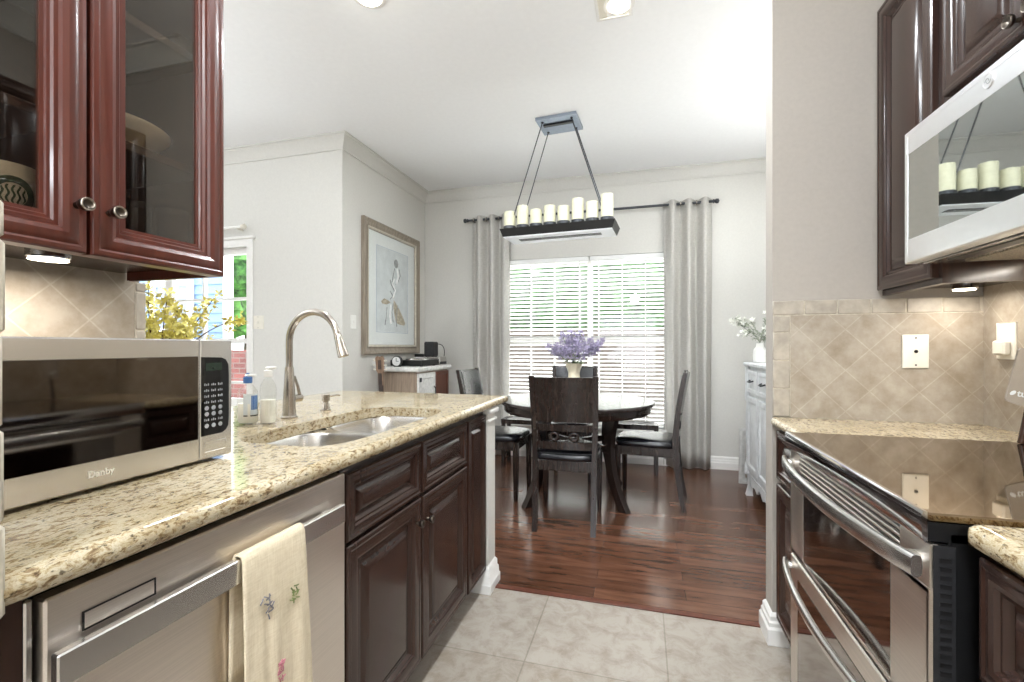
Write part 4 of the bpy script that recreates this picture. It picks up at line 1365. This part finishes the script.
# --- framed picture
py0, py1, pz0, pz1 = 3.607, 4.675, 1.120, 2.372
pf = thing('framed_picture', 'large silver brown framed figure print on the wall above the side cabinet', 'picture', (XL, (py0 + py1) / 2, pz0))
MB().frame(FX(XL + .001), py0, py1, pz0, pz1, [(0, 0), (0, .034), (.010, .040), (.022, .036), (.040, .024), (.060, .020), (.070, .024), (.092, .016), (.092, 0)]).build('frame', 'silverwood', pf, 25)
MB().frame(FX(XL + .001), py0 + .070, py1 - .070, pz0 + .070, pz1 - .070, [(0, .02), (0, .0285), (.010, .0285), (.020, .020), (.020, .015)]).build('inner_lip', 'framelip', pf)
mt_ = MB().box(XL + .002, XL + .010, py0 + .088, py1 - .088, pz0 + .088, pz1 - .088).build('mat_board', 'mat', pf)
ay0, ay1, az0, az1 = py0 + .24, py1 - .24, pz0 + .22, pz1 - .22
MB().frame(FX(XL + .0101), ay0 - .008, ay1 + .008, az0 - .008, az1 + .008, [(0, 0), (0, .0012), (.003, .0012), (.003, 0)]).build('blue_fillet', 'artblue', mt_)
pr_ = MB().box(XL + .0101, XL + .0108, ay0, ay1, az0, az1).build('print', 'paper', pf)
aw, ah = ay1 - ay0, az1 - az0
def art(pts): return [(ay0 + aw * u, az0 + ah * v) for u, v in pts]
FA = FX(XL + .0108)
g = MB()
g.prism(art([(.52, .40), (.60, .36), (.70, .30), (.86, .18), (.92, .12), (.88, .09), (.70, .10), (.60, .12), (.55, .2), (.51, .3)]), FA, 0, .0005)
g.prism(art([(.12, .36), (.22, .40), (.36, .38), (.42, .36), (.30, .33), (.16, .33)]), FA, 0, .0005)
g.build('skirt_drawing', 'arttan', pr_)
g = MB()
g.prism(art([(.60 + .07 * math.cos(a), .86 + .055 * math.sin(a)) for a in [2 * PI * k / 18 for k in range(18)]]), FA, 0, .0004)
for c in ([(.55, .80), (.50, .70), (.46, .62), (.56, .54), (.52, .46), (.40, .40)], [(.40, .64), (.44, .58), (.54, .52), (.50, .44), (.40, .50)], [(.70, .80), (.74, .72), (.66, .64), (.58, .60)], [(.50, .36), (.46, .24), (.50, .12)], [(.30, .30), (.28, .18), (.24, .08)], [(.66, .34), (.60, .2), (.62, .07)]):
    q = art(c); g.tube([(XL + .0112, y, z) for y, z in q], .0045, 6)
g.build('pale_lines', 'artgrey', pr_, 60)
g = MB()
for c in ([(.54, .66), (.46, .60), (.56, .52), (.48, .42)], [(.42, .34), (.38, .2), (.42, .1)], [(.62, .80), (.66, .70), (.60, .6)]):
    q = art(c); g.tube([(XL + .0112, y, z) for y, z in q], .012, 6)
g.build('white_strokes', 'artwhite', pr_, 60)
MB().box(XL + .014, XL + .0155, py0 + .088, py1 - .088, pz0 + .088, pz1 - .088).build('glazing', 'glass', pf)

# --- side cabinet by the picture wall
sc = thing('side_cabinet', 'washed wood side cabinet with white panelled front under the framed picture', 'cabinet', (-2.21, 4.22, 0))
MB().box(-2.405, -2.02, 3.875, 4.585, .06, .955, .003).build('carcass', 'washwood', sc)
MB().box(-2.412, -1.985, 3.845, 4.62, .955, 1.000, .010).build('top', 'whitewash', sc)
d = MB().rings(FX(-2.02), 3.885, 4.24, .10, .940, [(0, 0), (0, .018), (.004, .022), (.05, .022), (.056, .012), (.07, .012), (.10, .018)]).build('door', 'whitewash', sc, 25)
MB().tube([(-1.995, 4.20, .60), (-1.98, 4.20, .62), (-1.98, 4.20, .78), (-1.995, 4.20, .80)], .006, 8).build('handle', 'darkgrey', d, 60)
MB().box(-2.0, -1.992, 3.893, 3.93, .86, .90).build('hinge', 'darkgrey', d)
d = MB().rings(FX(-2.02), 4.25, 4.575, .10, .940, [(0, 0), (0, .016), (.03, .016), (.036, .006)]).build('door', 'redwood', sc, 25)
MB().box(-2.40, -2.03, 3.89, 4.57, 0, .06).build('plinth', 'washwood', sc)
# things on the cabinet
ck = thing('desk_clock', 'small round white dial clock standing at the near end of the side cabinet', 'clock', (-2.27, 3.95, 1.0))
MB().lathe((-2.27, 3.96, 1.052), [(.044, .02), (.052, .018), (.052, -.016), (.046, -.020), (.044, -.012)], 28, 'y').build('case', 'black', ck)
MB().lathe((-2.27, 3.945, 1.052), [(.046, .004), (.046, 0), (.001, 0)], 28, 'y').build('dial', 'dial', ck)
MB().box(-2.272, -2.268, 3.940, 3.944, 1.052, 1.085).box(-2.27, -2.245, 3.940, 3.944, 1.050, 1.054).build('hands', 'black', ck)
MB().box(-2.30, -2.24, 3.945, 3.98, 1.0, 1.012).build('base', 'black', ck)
rp = thing('record_player', 'flat black record player on the side cabinet behind the clock', 'record player', (-2.19, 4.20, 1.0))
b = MB().box(-2.38, -2.03, 4.02, 4.36, 1.006, 1.062, .004).build('plinth', 'black', rp)
MB().lathe((-2.20, 4.19, 1.062), [(.14, 0), (.14, .012), (.001, .013)], 40).build('platter', 'steel', rp)
MB().tube([(-2.08, 4.31, 1.085), (-2.08, 4.10, 1.085), (-2.12, 4.06, 1.080)], .006, 8).build('tonearm', 'chrome', rp)
for x in (-2.35, -2.06):
    for y in (4.05, 4.33): MB().lathe((x, y, 1.0), [(.014, 0), (.014, .006)], 12).build('foot', 'black', rp)
rc = thing('receiver', 'silver receiver box with dark front strip at the far end of the side cabinet', 'receiver', (-2.15, 4.49, 1.0))
MB().box(-2.36, -2.03, 4.40, 4.58, 1.0, 1.085, .006).build('case', 'steel', rc)
MB().box(-2.031, -2.026, 4.41, 4.57, 1.01, 1.035).build('front_strip', 'black', rc)
sp_ = thing('small_speaker', 'dark grey box speaker standing on the silver receiver', 'speaker', (-2.17, 4.50, 1.085))
MB().box(-2.225, -2.11, 4.43, 4.55, 1.0855, 1.245, .012).build('case', 'darkgrey', sp_)
MB().tube(bez((-2.11, 4.54, 1.22), (-2.03, 4.56, 1.22), (-2.04, 4.55, 1.12), (-2.045, 4.55, 1.09), 10), .004, 8).build('cable', 'black', sp_, 60)
rm = MB().box(-2.33, -2.23, 4.42, 4.47, 1.0855, 1.115, .004).build('remote_box', 'black', None, 38, (-2.28, 4.445, 1.085))
tag(rm, 'small flat black box beside the dark speaker on the silver receiver', 'box')

# --- guitar leaning beside the cabinet
gx, gy = -2.30, 3.70
gt = thing('acoustic_guitar', 'acoustic guitar, headstock showing above the worktop beside the side cabinet', 'guitar', (gx, gy, 0))
lean = .05
def G(u, v, w): return (gx + u - lean * (v - 1.0), gy - w + .02, v)
MB().prism([(-.022, .84), (.022, .84), (.024, .955), (.038, .972), (.044, 1.09), (.024, 1.108), (.0, 1.098), (-.024, 1.108), (-.044, 1.09), (-.038, .972), (-.024, .955)], G, 0, .016).build('headstock', 'guitarwood', gt)
nk = MB().prism([(-.020, .46), (.020, .46), (.017, .95), (-.017, .95)], G, 0.0, .020).build('neck', 'fret', gt)
m = MB()
for z in (.985, 1.025, 1.065):
    for s_ in (-1, 1):
        p = G(s_ * .040, z, .008); q = G(s_ * .062, z, .008)
        m.tube([p, q], .004, 8); m.ball(q, (.009, .006, .010), 10, 6)
m.build('tuning_pegs', 'ivory', gt, 60)
m = MB()
for u in (-.012, 0, .012): m.prism([(u - .005, .985), (u + .005, .985), (u + .004, 1.07), (u - .004, 1.07)], G, .0155, .0175)
m.build('string_slots', 'fret', gt)
body = []
for k in range(48):
    a = 2 * PI * k / 48
    r = 1 + .14 * math.cos(2 * a)
    z = .255 + .245 * math.sin(a)
    wd = .17 * abs(math.cos(a)) ** .8 * (1 - .24 * math.exp(-((z - .30) / .07) ** 2)) * (1 - .18 * max(0, math.sin(a)))
    body.append((math.copysign(wd, math.cos(a)), z))
MB().prism(body, G, -.08, .012).build('body', 'guitarwood', gt, 30)

# --- white sideboard on the dining right wall
BX = .815
sb = thing('grey_sideboard', 'tall grey washed sideboard with carved legs on the right of the dining room', 'sideboard', (1.05, 3.55, 0))
s0, s1 = 2.98, 4.12
MB().box(BX + .015, 1.295, s0 + .02, s1 - .02, .17, 1.035).build('carcass', 'greywash', sb)
MB().box(BX - .02, 1.30, s0 - .02, s1 + .02, 1.035, 1.068, .008).build('top', 'greywash', sb)
for (a, b_) in ((s0 + .05, s0 + .38), (s0 + .405, s0 + .735), (s0 + .76, s1 - .05)):
    d = MB().rings(FNX(BX + .015), a, b_, .22, .80, [(0, 0), (0, .016), (.006, .020), (.04, .020), (.05, .010), (.07, .010), (.09, .016)]).build('door', 'greywash', sb, 25)
    q = MB().rings(FNX(BX + .015), a, b_, .83, 1.01, [(0, 0), (0, .016), (.006, .020), (.03, .020), (.036, .012)]).build('drawer', 'greywash', sb, 25)
    MB().tube([(BX - .006, (a + b_) / 2 - .05, .93), (BX - .028, (a + b_) / 2 - .03, .92), (BX - .028, (a + b_) / 2 + .03, .92), (BX - .006, (a + b_) / 2 + .05, .93)], .006, 8).build('handle', 'iron', q, 60)
for y in (s0 + .02, s1 - .02):
    p = MB().lathe((BX + .014, y, 0), [(.030, .165), (.030, .24), (.022, .26), (.018, .30), (.022, .5), (.024, .62), (.018, .74), (.030, .77), (.032, .80), (.026, .83), (.026, 1.035)], 18).build('corner_post', 'greywash', sb)
for y in (s0 + .04, s1 - .04):
    for x in (BX + .025, 1.26):
        MB().loft([rect_loop(x + dx, y, z, w_, w_) for z, w_, dx in ((0, .050, -.012), (.03, .040, -.010), (.08, .034, -.002), (.13, .055, .004), (.18, .07, .008))]).build('leg', 'greywash', sb, 50)
# scalloped carved apron
ap = MB(); top_ = []; n = 28
pts_ = [(s0 + .07 + (s1 - s0 - .14) * k / n, .175) for k in range(n + 1)]
low = [(y, .115 - .035 * abs(math.sin(3 * PI * k / n)) ** .6 + .03 * abs(math.cos(6 * PI * k / n))) for k, (y, _) in enumerate(pts_)]
L0 = []
for (y, zt), (_, zl) in zip(pts_, low):
    L0.append([(BX + .008, y, zl), (BX + .008, y, zt), (BX + .024, y, zt), (BX + .024, y, zl)])
ap.loft(L0).build('carved_apron', 'greywash', sb, 50)
# leaning frame at its far end
lfm = MB().frame(lambda u, v, w: (u, 4.33 - w - .05 * (v - .4), v), .80, 1.08, .02, .50, [(0, 0), (0, .022), (.02, .028), (.05, .018), (.05, 0)])
lf_ = thing('leaning_frame', 'whitish wooden frame standing on the floor past the sideboard', 'frame', (.94, 4.33, 0))
lfm.build('frame', 'whitewash', lf_, 25)
MB().prism([(.84, .06), (1.04, .06), (1.04, .46), (.84, .46)], lambda u, v, w: (u, 4.33 - w - .05 * (v - .4), v), .004, .008).build('backing', 'washwood', lf_)

# --- white flowers on the sideboard
random.seed(21)
vx, vy, vz = .895, 4.03, 1.068
wv = thing('white_flower_vase', 'white bottle vase with pale flowers on the grey sideboard', 'flower vase', (vx, vy, vz))
MB().lathe((vx, vy, vz), [(.04, 0), (.048, .004), (.050, .06), (.046, .10), (.028, .125), (.024, .15), (.027, .155), (.022, .15), (.001, .14)], 26).build('vase', 'white', wv)
st, fl, lf = MB(), MB(), MB()
for k in range(16):
    a = random.uniform(0, 2 * PI); r = random.uniform(.05, .20); h = random.uniform(.20, .44)
    if k < 4: a = PI + random.uniform(-.5, .3); r = random.uniform(.13, .21); h = random.uniform(.24, .36)
    P = bez((vx, vy, vz + .14), (vx, vy, vz + .2), (vx + r * .6 * math.cos(a), vy + r * .6 * math.sin(a), vz + h * .85), (vx + r * math.cos(a), vy + r * math.sin(a), vz + h), 7)
    st.tube(P, .0018, 5)
    for q in range(7): blossom(fl, Vector(P[-1]) + Vector((random.gauss(0, .018), random.gauss(0, .018), random.gauss(0, .016))), random.uniform(.016, .028), 5)
    for q in range(9):
        p = Vector(P[random.randint(3, 7)]) + Vector((random.gauss(0, .012), random.gauss(0, .012), random.gauss(0, .012)))
        d = Vector((random.gauss(0, 1), random.gauss(0, 1), random.gauss(0, .7))).normalized(); e_ = d.orthogonal().normalized(); s = random.uniform(.016, .030)
        lf.face([lf.bm.verts.new(x_) for x_ in (p - d * s, p + e_ * s * .35, p + d * s, p - e_ * s * .35)])
st.build('stems', 'sage', wv, 60); fl.build('blossoms', 'palepetal', wv, 0); lf.build('leaves', 'sage', wv, 0)

# --- nook curtain rod
nr = thing('nook_curtain_rod', 'pale curtain rod end above the breakfast nook window', 'curtain rod', (-4.4, 3.27, 2.255))
MB().tube([(-5.55, 3.27, 2.255), (-3.42, 3.27, 2.255)], .012, 12).build('pole', 'white', nr, 60)
MB().lathe((-3.42, 3.27, 2.255), [(.012, 0), (.020, .006), (.020, .03), (.026, .036), (.001, .045)], 16, 'x').build('finial', 'ivory', nr)
MB().tube([(-3.47, 3.27, 2.245), (-3.47, 3.339, 2.245)], .008, 8).build('bracket', 'ivory', nr)

# --- ceiling lights and vent
def recessed(label, x, y, r=.075, pw=20):
    t = thing('recessed_light', label, 'ceiling light', (x, y, CEIL))
    MB().lathe((x, y, CEIL), [(r + .02, 0), (r + .02, -.004), (r, -.007), (r - .006, -.004), (r - .006, 0)], 32).build('trim_ring', 'trim', t)
    MB().lathe((x, y, CEIL - .001), [(r - .007, 0), (r - .010, -.012), (r * .5, -.020), (.001, -.022)], 28).build('bulb', 'lampglow', t)
    lamp('recessed_beam', (x, y, CEIL - .03), pw, .12, 'AREA', (.90, .955, 1))
    return t
recessed('round recessed ceiling light at the top edge above the sink peninsula', -1.33, 2.04, .065, 9)
recessed('round recessed ceiling light beside the square ceiling vent', -.116, 2.44, .06, 12)
recessed('added unseen recessed ceiling light above the aisle between sink and range', -.1, .85, .075, 9)  # fixture out of view, added to brighten the aisle floor
recessed('added unseen recessed ceiling light above the near right worktop end of the aisle', -.1, -.9, .075, 14)  # another added fixture, out of view, lighting the near aisle
recessed('added unseen recessed ceiling light above the near end of the grey sideboard', 1.12, 2.75, .075, 4)  # hidden by the divider, added to light the dining walls
recessed('added unseen recessed ceiling light above the far end of the grey sideboard', 1.16, 3.7, .075, 3)  # second added dining light hidden by the divider
for y, lb in ((2.75, 'near'), (3.75, 'far')):  # uplights added out of view to brighten the dining ceiling
    sc_ = thing('added_sconce', 'small white uplight sconce added unseen on the dining right wall, %s one' % lb, 'sconce', (1.25, y, 1.55))
    MB().lathe((1.235, y, 1.55), [(.02, 0), (.06, .03), (.075, .12), (.070, .12), (.055, .035), (.001, .03)], 28).build('cup', 'white', sc_)
    MB().box(1.29, 1.3195, y - .04, y + .04, 1.54, 1.66, .004).build('wall_plate', 'white', sc_)
    lamp('added_sconce_uplight', (1.235, y, 1.66), 2.6, .1, 'AREA', (.95, .98, 1), (PI, 0, 0))
cv = thing('ceiling_vent', 'square pale ceiling vent next to the recessed light', 'ceiling vent', (-.145, 2.42, CEIL))
MB().frame(FNZ(CEIL), -.237, -.050, 2.28, 2.535, [(0, 0), (0, .006), (.004, .008), (.016, .008), (.016, 0)]).build('frame', 'trim', cv)
m = MB()
for k in range(5): m.box(-.222 + k * .0095, -.218 + k * .0095, 2.296, 2.519, CEIL - .006, CEIL)
m.build('vanes', 'ivory', cv)
MB().box(-.221, -.18, 2.296, 2.519, CEIL - .002, CEIL).build('plate', 'ivory', cv)

# ================================================================== OUTSIDE
random.seed(4)
def tree(label, x, y, h, r, z0=-.25):
    t = thing('garden_tree', label, 'tree', (x, y, z0))
    MB().tube([(x, y, z0), (x + .1, y, z0 + h * .3), (x, y + .1, z0 + h * .6)], [.14, .10, .05], 10).build('trunk', 'bark', t, 60)
    m = MB()
    for k in range(9):
        c = (x + random.uniform(-.6, .6) * r, y + random.uniform(-.5, .5) * r, z0 + h * random.uniform(.3, .92))
        rr_ = r * random.uniform(.45, .7)
        n_, m_ = 22, 14
        L = []
        for j in range(m_ + 1):
            tt = -PI / 2 + PI * j / m_
            row = []
            for i in range(n_):
                d = Vector((max(math.cos(tt), .02) * math.cos(2 * PI * i / n_), max(math.cos(tt), .02) * math.sin(2 * PI * i / n_), math.sin(tt)))
                q = rr_ * (1 + .35 * noise.noise(d * 2.3 + Vector(c)) + .18 * noise.noise(d * 6 + Vector(c)))
                row.append(Vector(c) + d * q)
            L.append(row)
        m.loft(L)
    m.build('foliage', 'brighttree', t, 0)
tree('green leafy tree seen at the right edge of the nook window', -13.6, 13.2, 7.0, 2.3)
hg = thing('tall_hedge', 'tall dark green hedge behind the garden fence outside the dining window', 'hedge', (-.6, 12, -.25))
m = MB()
L = []
nx, nz = 90, 30
for i in range(nx + 1):
    x = -8 + 15 * i / nx
    hh = 4.1 + .5 * noise.noise(Vector((x * .9, 3, 0))) + .25 * noise.noise(Vector((x * 3, 1, 0)))
    row = []
    for k in range(nz + 1):
        t_ = k / nz
        a = PI * t_
        y = 12.2 - .9 * math.copysign(abs(math.cos(a)) ** .5, math.cos(a))
        z = -.25 + hh * abs(math.sin(a)) ** .5
        q = .28 * noise.noise(Vector((x * 1.6, y * 1.6, z * 1.6))) + .14 * noise.noise(Vector((x * 5, y * 5, z * 5)))
        row.append((x + q * .4, y - q, z + q * .5 * (z > 0)))
    L.append(row)
m.loft(L)
m.build('foliage', 'tree', hg, 0)
fn = thing('garden_fence', 'weathered wooden garden fence outside the dining window blinds', 'fence', (-.5, 8.6, -.25))
m = MB(); x = -5.2
while x < 5: m.box(x, x + .135, 8.6, 8.62, -.25, 1.5 + .01 * (int(x * 9) % 3)); x += .14
m.build('boards', 'fence', fn)
m = MB()
for z in (.1, 1.1): m.box(-5.2, 5, 8.622, 8.66, z, z + .08)
m.build('rails', 'fence', fn)
bw = MB().box(-8.5, -3.2, 5.4, 5.62, -.25, 1.14).build('brick_garden_wall', 'brick', None, 38, (-5.9, 5.5, -.25))
tag(bw, 'low red brick garden wall outside the nook window', 'garden wall')
hs = thing('blue_house', 'pale blue lap sided house seen through the nook window', 'house', (-9, 6.6, -.25))
m = MB(); z = -.25
while z < 4.2:
    m.loft([[(-13, 6.4, z), (-13, 6.425, z + .17), (-13, 6.45, z + .17), (-13, 6.45, z)], [(-6.95, 6.4, z), (-6.95, 6.425, z + .17), (-6.95, 6.45, z + .17), (-6.95, 6.45, z)]]); z += .17
m.build('siding', 'siding', hs, 0)
MB().prism([(-13, 6.45), (-6.97, 6.45), (-7.6, 6.8), (-12, 10.5), (-13, 10.5)], lambda u, v, w: (u, v, w), -.25, 4.2).build('shell', 'siding', hs)
MB().box(-7.06, -6.93, 6.37, 6.46, -.25, 4.2).build('corner_board', 'trim', hs)
for xa_, xb_ in ((-8.75, -7.75), (-10.6, -9.5)):
    fr_ = MB().frame(FNY(6.40), xa_, xb_, .6, 2.4, [(0, 0), (0, .05), (.11, .05), (.11, 0)]).box((xa_ + xb_) / 2 - .03, (xa_ + xb_) / 2 + .03, 6.36, 6.4, .7, 2.3).box(xa_ + .1, xb_ - .1, 6.36, 6.4, 1.47, 1.53).build('window_frame', 'trim', hs)
    MB().box(xa_ + .1, xb_ - .1, 6.385, 6.39, .7, 2.3).build('window_glass', plain('house_glass', (120, 134, 160), .1), fr_)
